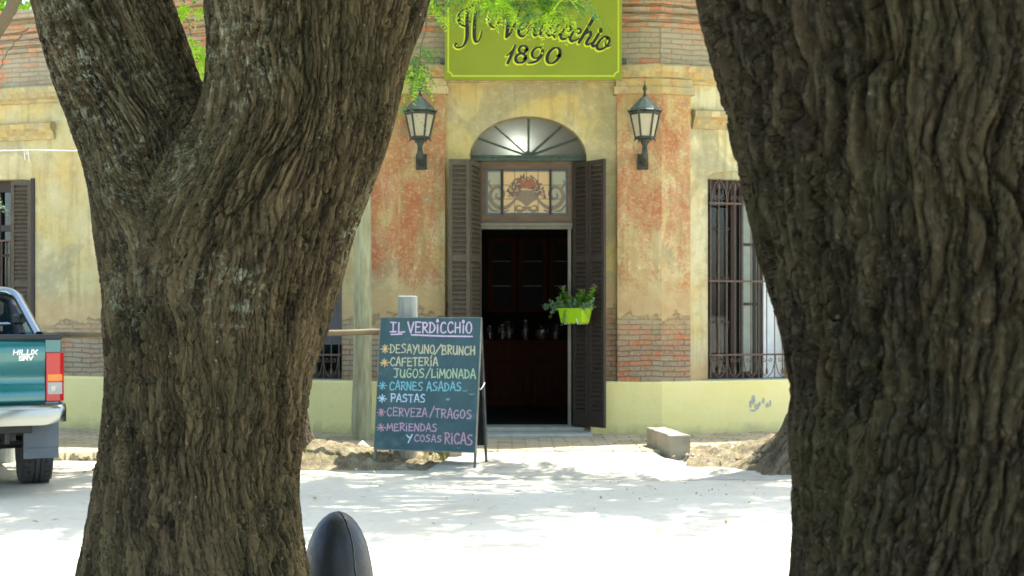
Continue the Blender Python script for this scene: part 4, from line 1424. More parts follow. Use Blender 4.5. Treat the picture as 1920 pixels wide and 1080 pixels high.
# ------------------------------------------------------------------ the two lanterns
def lantern(px, label):
    Yw = WY - PW
    x = (px - 960) * (Yw - 0.28) / F
    s = (Yw - 0.28) / F
    zc = lambda py: CZ + (HY - py) * s
    t = empty('wall_lantern', (x, Yw, zc(300)), label, 'lantern', 'lanterns either side of the doorway')
    o = zc(300)
    z = lambda py: zc(py) - o
    cy = -0.28
    m = MB()
    m.box(-0.065, 0.065, -0.035, -0.001, z(314), z(284)); m.box(-0.05, 0.05, -0.05, -0.0351, z(311), z(287))
    m.build('wall_plate', M['lampiron'], t, bevel=0.004, world=False)
    m = MB()
    m.tube([(0, -0.05, z(302)), (0, -0.13, z(303)), (0, -0.21, z(300)), (0, -0.265, z(294)), (0, cy, z(286)), (0, cy, z(276))], [0.03, 0.032, 0.04, 0.045, 0.036, 0.03], 10)
    m.lathe([(0.026, z(280)), (0.034, z(279)), (0.03, z(276)), (0.028, z(275)), (0.05, z(266)), (0.062, z(263.5)), (0.062, z(261))], 12, (0, cy, 0))
    m.build('arm', M['lampiron'], t, smooth=True, world=False)
    rt, rb = 27.5 * s, 17.5 * s
    m = MB()
    n = 6
    zt_, zb_ = z(213), z(258)
    for k in range(n):
        a = 2 * math.pi * k / n + R(0)
        c, sn = math.cos(a), math.sin(a)
        m.tube([(rt * c, cy + rt * sn, zt_), (rb * c, cy + rb * sn, zb_)], 0.013, 5)
        # leaf tips above and drops below
        m.tube([(rt * c, cy + rt * sn, z(214)), (rt * 1.1 * c, cy + rt * 1.1 * sn, z(209)), (rt * 1.2 * c, cy + rt * 1.2 * sn, z(205))], [0.012, 0.012, 0.003], 5)
        m.tube([(rb * c, cy + rb * sn, z(258)), (rb * 1.08 * c, cy + rb * 1.08 * sn, z(263)), (rb * 1.2 * c, cy + rb * 1.2 * sn, z(266))], [0.012, 0.010, 0.003], 5)
    m.lathe([(rt * 1.03, z(216)), (rt * 1.08, z(213)), (rt * 1.08, z(211)), (rt, z(209))], 6, (0, cy, 0))
    m.lathe([(rb * 0.6, z(262.5)), (rb * 1.1, z(261)), (rb * 1.1, z(256.5)), (rb * 0.9, z(255.5))], 6, (0, cy, 0))
    m.build('cage', M['lampiron'], t, world=False)
    m = MB()
    for k in range(n):
        a, b = 2 * math.pi * k / n, 2 * math.pi * (k + 1) / n
        r1, r2 = rt * 0.97, rb * 0.97
        m.add([(r1 * math.cos(a), cy + r1 * math.sin(a), zt_), (r1 * math.cos(b), cy + r1 * math.sin(b), zt_), (r2 * math.cos(b), cy + r2 * math.sin(b), zb_), (r2 * math.cos(a), cy + r2 * math.sin(a), zb_)], [(0, 1, 2, 3)])
    m.build('glass', M['lampglass'], t, world=False)
    m = MB()
    m.lathe([(rt * 1.1, z(208.8)), (rt * 1.0, z(204.5)), (rt * 1.0, z(203)), (rt * 0.62, z(193)), (rt * 0.3, z(184)), (rt * 0.14, z(181))], 12, (0, cy, 0))
    m.build('roof', M['lamproof'], t, world=False)
    m = MB()
    q = 1 * s
    m.lathe([(4.4 * q, z(182)), (4.0 * q, z(179)), (2.6 * q, z(177)), (2.6 * q, z(171)), (4.2 * q, z(168)), (4.2 * q, z(165)), (2.4 * q, z(162)), (2.8 * q, z(160.5)), (1.2 * q, z(159)), (1.0 * q, z(153)), (0.2 * q, z(149))], 10, (0, cy, 0))
    m.build('finial', M['lampiron'], t, smooth=True, world=False)
    return t
lantern(787.5, 'black wall lantern with hexagonal glass, on the red pilaster left of the door')
lantern(1209, 'black wall lantern with hexagonal glass, on the red pilaster right of the door')

# ------------------------------------------------------------------ flower box on the right shutter
fbY = WY - 0.16
pc_ = at(1078, 592, fbY)
fb = empty('flower_box', pc_, 'lime green plastic flower box with pink flowers hanging on the right shutter', 'flower box', rz=R(-48))
# local: x along the long face, -y towards the street
m = MB()
Lx, Ty, By, Hh = 0.20, 0.085, 0.06, 0.085
o8 = [(-Lx, -Ty, Hh), (Lx, -Ty, Hh), (Lx, Ty, Hh), (-Lx, Ty, Hh), (-Lx * .86, -By, -Hh), (Lx * .86, -By, -Hh), (Lx * .86, By, -Hh), (-Lx * .86, By, -Hh)]
i8 = [(x * .94, y * .88, Hh) for (x, y, z) in o8[:4]] + [(x * .96, y * .9, Hh - 0.03) for (x, y, z) in o8[:4]]
m.add(o8, [(4, 5, 6, 7), (0, 1, 5, 4), (1, 2, 6, 5), (2, 3, 7, 6), (3, 0, 4, 7)])
m.add(o8[:4] + i8, [(0, 1, 5, 4), (1, 2, 6, 5), (2, 3, 7, 6), (3, 0, 4, 7), (4, 5, 9, 8), (5, 6, 10, 9), (6, 7, 11, 10), (7, 4, 8, 11)])
m.box(-Lx * 1.03, Lx * 1.03, -Ty * 1.08, -Ty * .93, Hh - .012, Hh + .004); m.box(-Lx * 1.03, Lx * 1.03, Ty * .93, Ty * 1.08, Hh - .012, Hh + .004)
m.box(Lx * .97, Lx * 1.03, -Ty * .93, Ty * .93, Hh - .012, Hh + .0041); m.box(-Lx * 1.03, -Lx * .97, -Ty * .93, Ty * .93, Hh - .012, Hh + .0041)
m.build('trough', M['planter'], fb, world=False)
m = MB(); m.box(-Lx * .93, Lx * .93, -Ty * .86, Ty * .86, Hh - .04, Hh - .02); m.build('soil', M['soil'], fb, world=False)
m = MB()
for x in (-0.11, 0.11):
    m.tube([(x, Ty + .02, Hh), (x, Ty + .015, -Hh - .01), (x, -By - .004, -Hh - .01), (x, -By - .012, -Hh + .02), (x - .01, -By - .02, -Hh + .05)], 0.005, 6)
m.build('hook', M['clip'], fb, world=False)
def leaf_quads(P, Q, c, d, l, w, up):
    d = d / (np.linalg.norm(d) + 1e-9)
    s = np.cross(d, up); s /= (np.linalg.norm(s) + 1e-9)
    n = np.cross(s, d)
    b = len(P)
    P += [c, c + d * l * .5 + s * w + n * w * .3, c + d * l, c + d * l * .5 - s * w + n * w * .3]
    Q.append([b, b + 1, b + 2, b + 3])
rs = np.random.RandomState(9)
P, Q, SP, SQ, FP, FQ = [], [], [], [], [], []
stm = MB()
heads = [(-0.20, 0.0, 0.25, 1), (-0.05, -.03, 0.15, 1), (0.05, 0, 0.15, 0), (0.12, 0.01, 0.22, 1), (0.27, 0.05, 0.27, 1), (-0.13, .02, 0.17, 0), (0.2, .03, .15, 0), (-.02, .03, .13, 0), (-.22, -.04, .13, 0)]
for (hx, hy, hz, fl_) in heads:
    base = np.array([hx * .55, hy * .5, Hh - .03]); top = np.array([hx, hy, Hh + hz - 0.02])
    stm.tube([base, (base + top) / 2 + np.array([0.02 * rs.randn(), 0.01, 0.02]), top], 0.003, 5)
    for k in range(64):
        t = rs.uniform(.1, 1); c = base + (top - base) * t
        d = np.array([rs.randn(), rs.randn(), rs.uniform(-.2, .9)])
        leaf_quads(P, Q, c, d, rs.uniform(.045, .085), rs.uniform(.012, .022), np.array([0, 0, 1.0]))
    if fl_:
        for k in range(16):
            d = np.array([rs.randn(), rs.randn(), rs.uniform(0, 1.0)])
            leaf_quads(FP, FQ, top + np.array([0, 0, .01]), d, rs.uniform(.028, .045), .014, np.array([0, 0, 1.0]))
for (ex, ez, cnt) in ((.30, -.10, 60), (.44, .0, 60), (-.3, .06, 60), (-0.46, 0.03, 60), (-.34, -.12, 60), (-.12, -.20, 40), (.36, -.02, 50), (.40, .10, 40), (-.2, .09, 70), (-0.44, 0.0, 70), (-0.30, -0.02, 60), (-.36, .10, 40), (0.30, 0.02, 40), (-0.1, -0.17, 40), (-.25, .02, 50), (0.0, .1, 60), (.1, .1, 50)):
    a = np.array([ex * .35, -.04, Hh - .01]); e = np.array([ex, -.09, Hh + ez]); mid = np.array([ex * .75, -.08, Hh + .05 + .02 * rs.randn()])
    cur = [(1 - t) ** 2 * a + 2 * t * (1 - t) * mid + t * t * e for t in np.linspace(0, 1, 9)]
    stm.tube(cur, 0.0025, 4)
    for k in range(cnt):
        t = rs.rand(); c = (1 - t) ** 2 * a + 2 * t * (1 - t) * mid + t * t * e
        leaf_quads(SP, SQ, c, np.array([rs.randn(), rs.randn(), rs.randn() * .8]), rs.uniform(.026, .048), rs.uniform(.008, .013), np.array([0, 0, 1.0]))
stm.build('stems', M['leafC'], fb, world=False)
np_mesh('leaves', np.array(P), np.array(Q), M['leafC'], fb, False, False)
np_mesh('leaves', np.array(SP), np.array(SQ), M['leafS'], fb, False, False)
np_mesh('flowers', np.array(FP), np.array(FQ), M['petal'], fb, False, False)

# ------------------------------------------------------------------ chalk board on the driveway
def gnd(px, py): 
    Y = F * CZ / (py - HY)
    return Vector(((px - 960) * Y / F, Y, 0))
fl0, fr0 = gnd(697, 877), gnd(892, 884)
cbx = empty('chalkboard', ((fl0 + fr0) / 2), 'green A-frame chalkboard menu with coloured handwriting, standing on the driveway', 'chalkboard')
cx0 = Vector(cbx.location)
tdir = (fr0 - fl0); BW = tdir.length; tdir.normalize()
bdir = Vector((-tdir.y, tdir.x, 0))
if bdir.y < 0: bdir = -bdir
LEAN, TOPZ, BOTZ = 0.20, 1.478, 0.185
def bp(a, z, off=0.0):
    """a: -0.5..0.5 across, z height, off: proud of the face"""
    nrm = Vector((-bdir.x, -bdir.y, LEAN / TOPZ)); nrm.normalize()
    p = tdir * (a * BW * 0.985) + bdir * (LEAN * z / TOPZ) + Vector((0, 0, z)) + nrm * off
    return p
def slab(a0, a1, z0, z1, f0, f1, m, back=False):
    vs = [bp(a, z, o) for o in (f0, f1) for (a, z) in ((a0, z0), (a1, z0), (a1, z1), (a0, z1))]
    if back:
        AP = LEAN + 0.02
        vs = [tdir * (v.dot(tdir)) + bdir * (2 * AP - v.dot(bdir)) + Vector((0, 0, v.z)) for v in vs]
    m.add(vs, [(0, 1, 2, 3), (4, 5, 6, 7), (0, 1, 5, 4), (1, 2, 6, 5), (2, 3, 7, 6), (3, 0, 4, 7)])
m = MB(); slab(-.492, .492, BOTZ, TOPZ, 0.0, -0.012, m); m.build('board', M['board'], cbx, world=False)
m = MB()
slab(-.5, -.4925, BOTZ - .01, TOPZ + .006, 0.004, -0.016, m); slab(.4925, .5, BOTZ - .01, TOPZ + .006, 0.004, -0.016, m)
slab(-.4924, .4924, TOPZ + .0002, TOPZ + .007, 0.003, -0.015, m); slab(-.4924, .4924, BOTZ - .01, BOTZ - .0002, 0.003, -0.015, m)
m.build('edge_strip', M['boardedge'], cbx, world=False)
m = MB(); slab(-.492, .492, BOTZ + .03, TOPZ - .02, 0.0, -0.012, m, True); m.build('rear_board', M['boardback'], cbx, world=False)
for a, bk_ in ((-.488, 0), (.488, 0), (-.48, 1), (.48, 1)):
    m = MB()
    slab(a - .011, a + .011, 0.012, TOPZ - .03, -.017, -.036, m, bool(bk_))
    m.build('leg', M['boardmetal'], cbx, world=False)
m = MB()
p0, p1 = bp(.495, .80, -.02), bp(.495, .80, -.02)
p1 = tdir * (p0.dot(tdir)) + bdir * (2 * (LEAN + .02) - p0.dot(bdir)) + Vector((0, 0, .84))
m.tube([p0, p0.lerp(p1, .3) + Vector((0, 0, -.03)), p0.lerp(p1, .7) + Vector((0, 0, -.02)), p1], 0.005, 5)
m.build('cord', M['clip'], cbx, world=False)

TL, TR, BR_, BL = (710, 596), (903, 595.5), (893, 843), (698, 842)
def to_board(x, y):
    v = (y - TL[1]) / (BR_[1] - TL[1])
    xl = TL[0] + (BL[0] - TL[0]) * v; xr = TR[0] + (BR_[0] - TR[0]) * v
    return (x - xl) / (xr - xl) - .5, TOPZ + (BOTZ - TOPZ) * v
def cvb(x, y, o):
    a, z = to_board(x, y)
    return bp(a * .985, z, 0.0012 + o)
GL = {  # handwritten capitals, x 0..1, y 0 (foot) .. 1 (top)
 'A': [[(0, 0), (.45, 1), (.62, 1), (1, 0)], [(.18, .36), (.82, .38)]],
 'B': [[(.1, 0), (.14, 1)], [(0, .98), (.6, 1), (.85, .8), (.6, .56), (.2, .52)], [(.2, .52), (.75, .48), (1, .25), (.7, .02), (0, 0)]],
 'C': [[(.95, .86), (.7, 1), (.3, .9), (.05, .5), (.2, .1), (.6, 0), (.98, .14)]],
 'D': [[(.12, 0), (.16, 1)], [(0, 1), (.55, .95), (.98, .55), (.7, .12), (0, 0)]],
 'E': [[(.95, .98), (.15, 1)], [(.15, 1), (.12, .5), (.1, 0)], [(.12, .52), (.8, .54)], [(.1, 0), (.98, .04)]],
 'F': [[(1, 1), (.15, .97)], [(.15, .97), (.13, .5), (.1, -.05)], [(.13, .5), (.8, .52)]],
 'G': [[(.95, .86), (.6, 1), (.2, .8), (.05, .4), (.3, .02), (.75, .05), (.95, .4)], [(.95, .42), (.5, .42)]],
 'H': [[(.1, 0), (.14, 1)], [(.9, 0), (.92, 1)], [(.12, .48), (.9, .52)]],
 'I': [[(.5, .05), (.5, .95)], [(0, 1), (1, .97)], [(0, 0), (1, .04)]],
 'i': [[(.5, 0), (.5, .74)], [(.42, .98), (.56, 1.02)]],
 'o': [[(.5, 0), (.5, .72)], [(.5, .95), (.2, 1.08), (.5, 1.22), (.8, 1.08), (.5, .95)]],
 'í': [[(.5, 0), (.5, .7)], [(.4, .9), (.8, 1.25)]],
 'J': [[(0, 1), (1, .97)], [(.6, .97), (.62, .3), (.4, 0), (.05, .1)]],
 'L': [[(.15, 1), (.1, 0)], [(.1, 0), (1, .06)]],
 'M': [[(0, 0), (.12, .98)], [(.12, .98), (.45, .3)], [(.45, .3), (.85, 1)], [(.85, 1), (1, 0)]],
 'N': [[(.05, 0), (.1, 1)], [(.1, 1), (.85, .02)], [(.85, .02), (.92, 1)]],
 'O': [[(.5, 1), (.12, .75), (.06, .3), (.4, 0), (.85, .2), (.95, .65), (.7, .97), (.42, 1)]],
 'P': [[(.15, -.05), (.18, 1)], [(0, 1), (.7, .98), (1, .75), (.75, .5), (.2, .45)]],
 'R': [[(.15, 0), (.18, 1)], [(0, .98), (.65, 1), (.9, .78), (.65, .55), (.22, .5)], [(.3, .5), (1, 0)]],
 'S': [[(.9, .92), (.5, 1), (.15, .78), (.45, .55), (.9, .35), (.7, .05), (.05, .04)]],
 'T': [[(0, .98), (1, 1)], [(.52, 1), (.5, 0)]],
 'U': [[(.08, .95), (.08, .3), (.4, 0), (.8, .25), (.9, .95)], [(.88, .5), (.95, 0)]],
 'V': [[(0, 1), (.48, 0)], [(.48, 0), (1, 1)]],
 'Y': [[(0, 1), (.45, .5)], [(1, 1), (.2, -.1)]],
 'y': [[(0, 1), (.3, .62), (.75, .6)], [(1, 1.05), (.25, -.3)]],
 'Z': [[(.05, .98), (.95, 1)], [(.95, 1), (.05, 0)], [(.05, 0), (1, .05)], [(.25, .5), (.8, .5)]],
 '/': [[(1, 1.2), (0, -.15)]],
}
WD = {'i': .35, 'o': .45, 'í': .45, '/': .6, 'M': 1.25, 'L': .85, 'I': .8, 'U': 1.0}
rc = random.Random(21)
def write(txt, x0, x1, yt, yb, m, w=2.7, gap=.26, slope=0.0):
    ws = [WD.get(c, 1.0) if c != ' ' else .7 for c in txt]
    unit = (x1 - x0) / (sum(ws) + gap * (len(txt) - 1))
    x = x0
    for c, cw in zip(txt, ws):
        if c != ' ':
            wpx = cw * unit
            dy = rc.uniform(-.6, .6); h = (yb - yt) * rc.uniform(.94, 1.05)
            for s in GL[c]:
                pts = []
                for (gx, gy) in s:
                    pts.append((x + gx * wpx + rc.uniform(-.25, .25), yb + dy - gy * h + rc.uniform(-.25, .25) + slope * (x - x0), w * rc.uniform(.68, .98)))
                write.k += 1
                ribbon(pts, (write.k % 60) * 0.000012, m, cvb, True, 4)
        x += (cw + gap) * unit
write.k = 0
def star(cx, cy, r_, m, longr=1.0):
    for k in range(4):
        a = R(k * 45 + rc.uniform(-6, 6))
        l = r_ * (1.25 if k == 0 else 1.0)
        write.k += 1
        ribbon([(cx - l * math.cos(a), cy - l * math.sin(a) * 1.15, 1.8), (cx + l * math.cos(a) * longr, cy + l * math.sin(a) * 1.15, 1.8)], (write.k % 60) * 0.000012, m, cvb, True, 4)
CK = {'lilac': chalk_mat('chalk_lilac', S(226, 196, 222)), 'cream': chalk_mat('chalk_cream', S(206, 198, 158)), 'orange': chalk_mat('chalk_orange', S(236, 200, 130)),
      'lime': chalk_mat('chalk_green', S(186, 206, 164)), 'cyan': chalk_mat('chalk_cyan', S(130, 194, 202)), 'white': chalk_mat('chalk_white', S(196, 218, 232)),
      'pink': chalk_mat('chalk_pink', S(192, 160, 180)), 'rose': chalk_mat('chalk_rose', S(200, 150, 166))}
def line(col, fn):
    m = MB(); fn(m); m.build('chalk_writing', CK[col], cbx, world=False)
def l1(m):
    write('IL', 728, 756, 605, 623, m, 3.2); write('VERDoCCHoO', 763, 886, 604, 624, m, 3.0)
    ribbon([(730, 627.5, 2.6), (751, 626.5, 2.6)], 0.0008, m, cvb); ribbon([(770, 628, 2.8), (830, 630, 3), (887, 630.5, 2.4)], 0.0008, m, cvb)
line('lilac', l1)
line('cream', lambda m: (write('DESAYUNO', 728, 815, 646, 662, m, 2.6, slope=.02), write('/', 815, 828, 648, 662, m, 2.6), write('BRUNCH', 829, 892, 648, 664, m, 2.9, slope=.01), write('CAFETERíA', 729, 821, 671, 686, m, 2.6)))
line('orange', lambda m: (star(718, 655, 6.6, m, 1.1), star(717, 681, 6.4, m, 1.3)))
line('lime', lambda m: (write('JUGOS', 736, 795, 692, 708, m, 2.5), write('/', 798, 807, 692, 707, m, 2.5), write('LiMONADA', 809, 893, 692, 708, m, 2.6)))
line('cyan', lambda m: (star(713.5, 724.5, 6.6, m), write('CARNES', 728, 792, 717, 732, m, 2.6), write('ASADAS', 800, 866, 717, 732, m, 2.6)))
line('white', lambda m: (star(713, 748.5, 6.6, m), write('PASTAS', 730, 797, 740, 754, m, 2.5), write('y', 762, 772, 815, 826, m, 2.9)))
line('rose', lambda m: (star(711.5, 774.5, 6.4, m), star(711, 803, 6.4, m, 1.3), write('RiCAS', 835, 888, 810, 829, m, 3.0, slope=.02)))
line('pink', lambda m: (write('CERVEZA', 723, 801, 766, 781, m, 2.4), write('/', 806, 815, 764, 780, m, 2.4), write('TRAGOS', 816, 886, 766, 782, m, 2.5, slope=.01), write('MERiENDAS', 723, 820, 795, 808, m, 2.6, slope=-.01), write('COSAS', 777, 829, 815, 827, m, 2.4)))
# chalk smudges
m = MB()
for (x, y, w, l) in ((841, 747, 4, 3), (873, 731, 2, 5), (886, 737, 2, 6), (862, 836, 1, 4)):
    ribbon([(x - l, y, w * .5), (x, y + 1, w), (x + l, y - .5, w * .5)], 0.0002 + x * 1e-7, m, cvb)
m.build('chalk_smudge', simple('chalk_dust', S(100, 124, 124), S(128, 150, 150), 60, 0.95, 0, 0), cbx, world=False)

# ------------------------------------------------------------------ poles, rail, low blocks
Yp = 15.75
up = empty('utility_pole', ((677 - 960) * Yp / F, Yp, 0.08), 'pale green weathered wooden pole standing on the pavement, rising past the wall', 'pole')
m = MB()
pts, rr = [], []
for k in range(40):
    z = k / 39 * 7.6
    pts.append((0.012 * math.sin(z * 1.1) + 0.006 * z + .0, 0.01 * math.cos(z * .9), z)); rr.append((0.112 - 0.007 * z) * (1 + .03 * math.sin(z * 5) + rc.uniform(-.015, .015)))
m.tube(pts, rr, 18); m.build('shaft', M['polewood'], up, smooth=True, world=False)
m = MB(); m.tube([(-.7, 0, 7.1), (.7, 0, 7.1)], .045, 8); m.build('cross_arm', M['polewood'], up, world=False)

Yr = 14.2
hr = empty('hitching_rail', ((764 - 960) * Yr / F, Yr, 0.0), 'long wooden hitching rail on a short grey round post behind the chalkboard', 'rail')
hx = hr.location.x
m = MB()
zt = CZ + (HY - 555) * Yr / F
m.tube([(0, 0, -.05), (0, 0, .5), (0.004, 0, 1.2), (0, 0, zt - .006), (0, 0, zt)], [.108, .105, .103, .101, .09], 24); m.build('post', M['postwood'], hr, smooth=True, world=False)
xl_ = -5.35 - hx
for x in (-3.0 - hx, -5.2 - hx):
    m = MB(); m.tube([(x, 0.02, -.05), (x, 0.02, .7), (x, 0.02, 1.5)], [.10, .098, .095], 16); m.build('post', M['postwood'], hr, smooth=True, world=False)
m = MB()
zr = CZ + (HY - 622.5) * Yr / F
pts = [(xl_ + (-.09 - xl_) * k / 30, -.02 + .006 * math.sin(k), zr - .028 * (1 - k / 30) + .006 * math.sin(k * .7)) for k in range(31)]
m.tube(pts, [.031 * (1 + rc.uniform(-.06, .06)) for _ in pts], 12); m.build('rail', M['railwood'], hr, smooth=True, world=False)

def block(name, label, pts, h0, h1):
    c = Vector((sum(p[0] for p in pts) / len(pts), sum(p[1] for p in pts) / len(pts), 0))
    m = MB()
    for (i0, i1) in ((0, 1),):
        m.prism(pts, h0, h1)
    o = m.build(name, None, None)
    me = o.data
    me.transform(Matrix.Translation(-c)); o.location = c
    bm = bmesh.new(); bm.from_mesh(me)
    bmesh.ops.subdivide_edges(bm, edges=bm.edges, cuts=9, use_grid_fill=True)
    bm.to_mesh(me); bm.free()
    n = len(me.vertices)
    co = np.empty(n * 3, np.float32); me.vertices.foreach_get('co', co); co = co.reshape(-1, 3)
    co += np.stack([fbm(co * 7, 3, 60), fbm(co * 7, 3, 61), fbm(co * 7, 3, 62)], 1) * 0.012
    me.vertices.foreach_set('co', co.ravel())
    me.materials.append(M['kerbstone'])
    b = o.modifiers.new('bevel', 'BEVEL'); b.width = 0.012; b.segments = 2; b.limit_method = 'ANGLE'; b.angle_limit = R(50)
    return tag(o, label, 'kerb block')
def at_z(px, py, z):
    Y = F * (CZ - z) / (py - HY)
    return ((px - 960) * Y / F, Y)
# right block: long low wall ending in a square end face
b0, b1, b2 = at_z(1212, 846, 0.03), at_z(1258, 867, 0.02), at_z(1295, 866, 0.02)
dx, dy = b0[0] - b1[0], b0[1] - b1[1]
b3 = (b2[0] + dx, b2[1] + dy)
block('kerb_block', 'low rough concrete kerb block right of the driveway, in front of the yellow plinth', [b1, b2, b3, b0], -0.03, 0.29)
c0, c1 = at_z(843, 866, 0.02), at_z(866, 865, 0.02)
block('kerb_block', 'low concrete kerb block half hidden behind the chalkboard legs', [c0, c1, (c1[0] - .25, c1[1] + .55), (c0[0] - .25, c0[1] + .55)], -0.03, 0.22)

# ------------------------------------------------------------------ bollard
Yb = 4.3
sb = Yb / F
bo = empty('bollard', ((633 - 960) * sb, Yb, 0), 'glossy black bullet shaped iron bollard beside the trunk', 'bollard')
zb_ = lambda py: CZ + (HY - py) * sb
prof = [(0.16, 0.0), (0.16, 0.05), (0.128, 0.08), (0.124, 0.12), (0.122, 0.45), (0.118, 0.58)]
for (w, py) in ((66, 1110), (64, 1090), (62, 1070), (58.5, 1050), (54.5, 1030), (49, 1012), (42, 995), (34, 981), (25, 970.5), (16, 963.5), (8, 960), (3, 958.8), (.5, 958.5)):
    prof.append((w * 1.06 * sb, zb_(py)))
m = MB(); m.lathe(prof, 48); o = m.build('body', M['bollard'], bo, smooth=True, world=False)
m = MB()
ang = R(-52)
pts = [(r_ * math.cos(ang + .02 * math.sin(z * 40)) * 1.0, r_ * math.sin(ang + .02 * math.sin(z * 40)), z) for (r_, z) in prof[3:-1]]
fine = []
for a, b in zip(pts[:-1], pts[1:]):
    for k in range(4): fine.append(Vector(a).lerp(Vector(b), k / 4) + Vector((rc.uniform(-.001, .001),) * 3))
m.tube(fine, 0.0026, 6); m.build('casting_seam', M['bollard'], bo, smooth=True, world=False)

# ------------------------------------------------------------------ pickup truck
TA = R(25)
rv = Vector((math.cos(TA), math.sin(TA), 0))
RC = Vector(((122 - 960) / F * 11.6, 11.6, 0))
tc = RC - rv * 0.88
tk = empty('pickup_truck', tc, 'dark teal pickup truck with chrome bumper and roll bar, seen from behind', 'truck', rz=TA)
M['teal'] = NT('teal_paint').set(S(26, 100, 102), 0.25, 0.3, 0.6)
nt = M['teal'].node_tree.nodes['Principled BSDF']; nt.inputs['Coat Weight'].default_value = 0.8; nt.inputs['Coat Roughness'].default_value = 0.04
M['chrome'] = NT('chrome').set(S(150, 154, 150), 0.22, 1.0)
M['blackplastic'] = simple('black_plastic', S(30, 32, 32), S(42, 44, 44), 8, 0.5, 0, 0.1)
M['rubber'] = simple('tyre_rubber', S(46, 46, 46), S(66, 64, 60), 16, 0.85, 0, 0.3)
M['flap'] = simple('mud_flap', S(84, 94, 100), S(102, 110, 114), 6, 0.6, 0, 0.1)
M['red'] = NT('tail_red').set(S(176, 18, 22), 0.15, 0, 0.6)
M['amber'] = NT('tail_amber').set(S(220, 118, 14), 0.15, 0, 0.6)
M['clear'] = NT('tail_clear').set(S(150, 152, 148), 0.15, 0, 0.6)
M['tint'] = NT('cab_glass').set(S(26, 40, 42), 0.04, 0, 0.7)
M['badge'] = NT('badge_silver').set(S(232, 234, 230), 0.25, 0.6)
HWD = 0.88
# bed: rounded-side shell (cross-section swept forward), open on top
def section(y, wtop, wmid, z0, z1):
    pts = [(-wmid * .97, z0), (-wmid, z0 + .12), (-wmid, z0 + (z1 - z0) * .62), (-wtop - .012, z1 - .05), (-wtop, z1)]
    return pts + [(-p[0], p[1]) for p in pts[::-1]]
m = MB()
secs = [(0.02, HWD - .045, HWD - .03), (0.10, HWD - .025, HWD - .004), (0.5, HWD - .02, HWD), (1.58, HWD - .02, HWD)]
vs, fs = [], []
for (y, wt, wm) in secs:
    for p in section(y, wt, wm, .62, 1.30): vs.append((p[0], y, p[1]))
for i in range(len(secs) - 1):
    for k in (0, 1, 2, 3, 5, 6, 7, 8): fs.append((i * 10 + k, i * 10 + k + 1, (i + 1) * 10 + k + 1, (i + 1) * 10 + k))
    fs.append((i * 10 + 9, i * 10, (i + 1) * 10, (i + 1) * 10 + 9))
m.add(vs, fs)
m.box(-HWD + .03, HWD - .03, 1.50, 1.58, .62, 1.30)
m.box(-HWD + .09, HWD - .09, 0.04, 1.50, .64, .72)
m.box(-HWD + .03, -HWD + .10, 0.06, 1.50, 1.22, 1.30); m.box(HWD - .10, HWD - .03, 0.06, 1.50, 1.22, 1.30)
m.box(HWD - .155, HWD - .036, 0.012, 0.08, 1.196, 1.298); m.box(-HWD + .036, -HWD + .155, 0.012, 0.08, 1.196, 1.298)
m.box(HWD - .155, HWD - .05, 0.014, 0.08, .70, .782); m.box(-HWD + .05, -HWD + .155, 0.014, 0.08, .70, .782)
m.build('cargo_bed', M['teal'], tk, world=False, smooth=True, auto=35)
# tailgate: slightly crowned panel with pressed lines
m = MB()
K = 16
zz = [.765, .775, .80, .90, .915, 1.02, 1.035, 1.20, 1.265, 1.292]
oo = [.02, .004, 0, .0, .012, .016, .004, .0, .004, .018]
vs, fs = [], []
for z, o_ in zip(zz, oo):
    for k in range(K + 1):
        x = -0.722 + 1.444 * k / K
        vs.append((x, -.02 + o_ + .055 * (x / .72) ** 2 * .6, z))
n1 = K + 1
for i in range(len(zz) - 1):
    for k in range(K): fs.append((i * n1 + k, i * n1 + k + 1, (i + 1) * n1 + k + 1, (i + 1) * n1 + k))
m.add(vs, fs)
tg = m.build('tailgate', M['teal'], tk, world=False, smooth=True, auto=50)
m = MB(); m.box(-.10, .10, -.024, -.0, 1.06, 1.13); m.build('handle', M['blackplastic'], tg, bevel=.01, world=False)
# black cap along the top
m = MB(); m.box(-HWD + .02, HWD - .02, -.02, .075, 1.3005, 1.345); m.box(-HWD + .015, -HWD + .09, .076, 1.5, 1.3005, 1.338); m.box(HWD - .09, HWD - .015, .076, 1.5, 1.3005, 1.338)
m.build('bed_rail', M['blackplastic'], tk, bevel=.014, world=False)
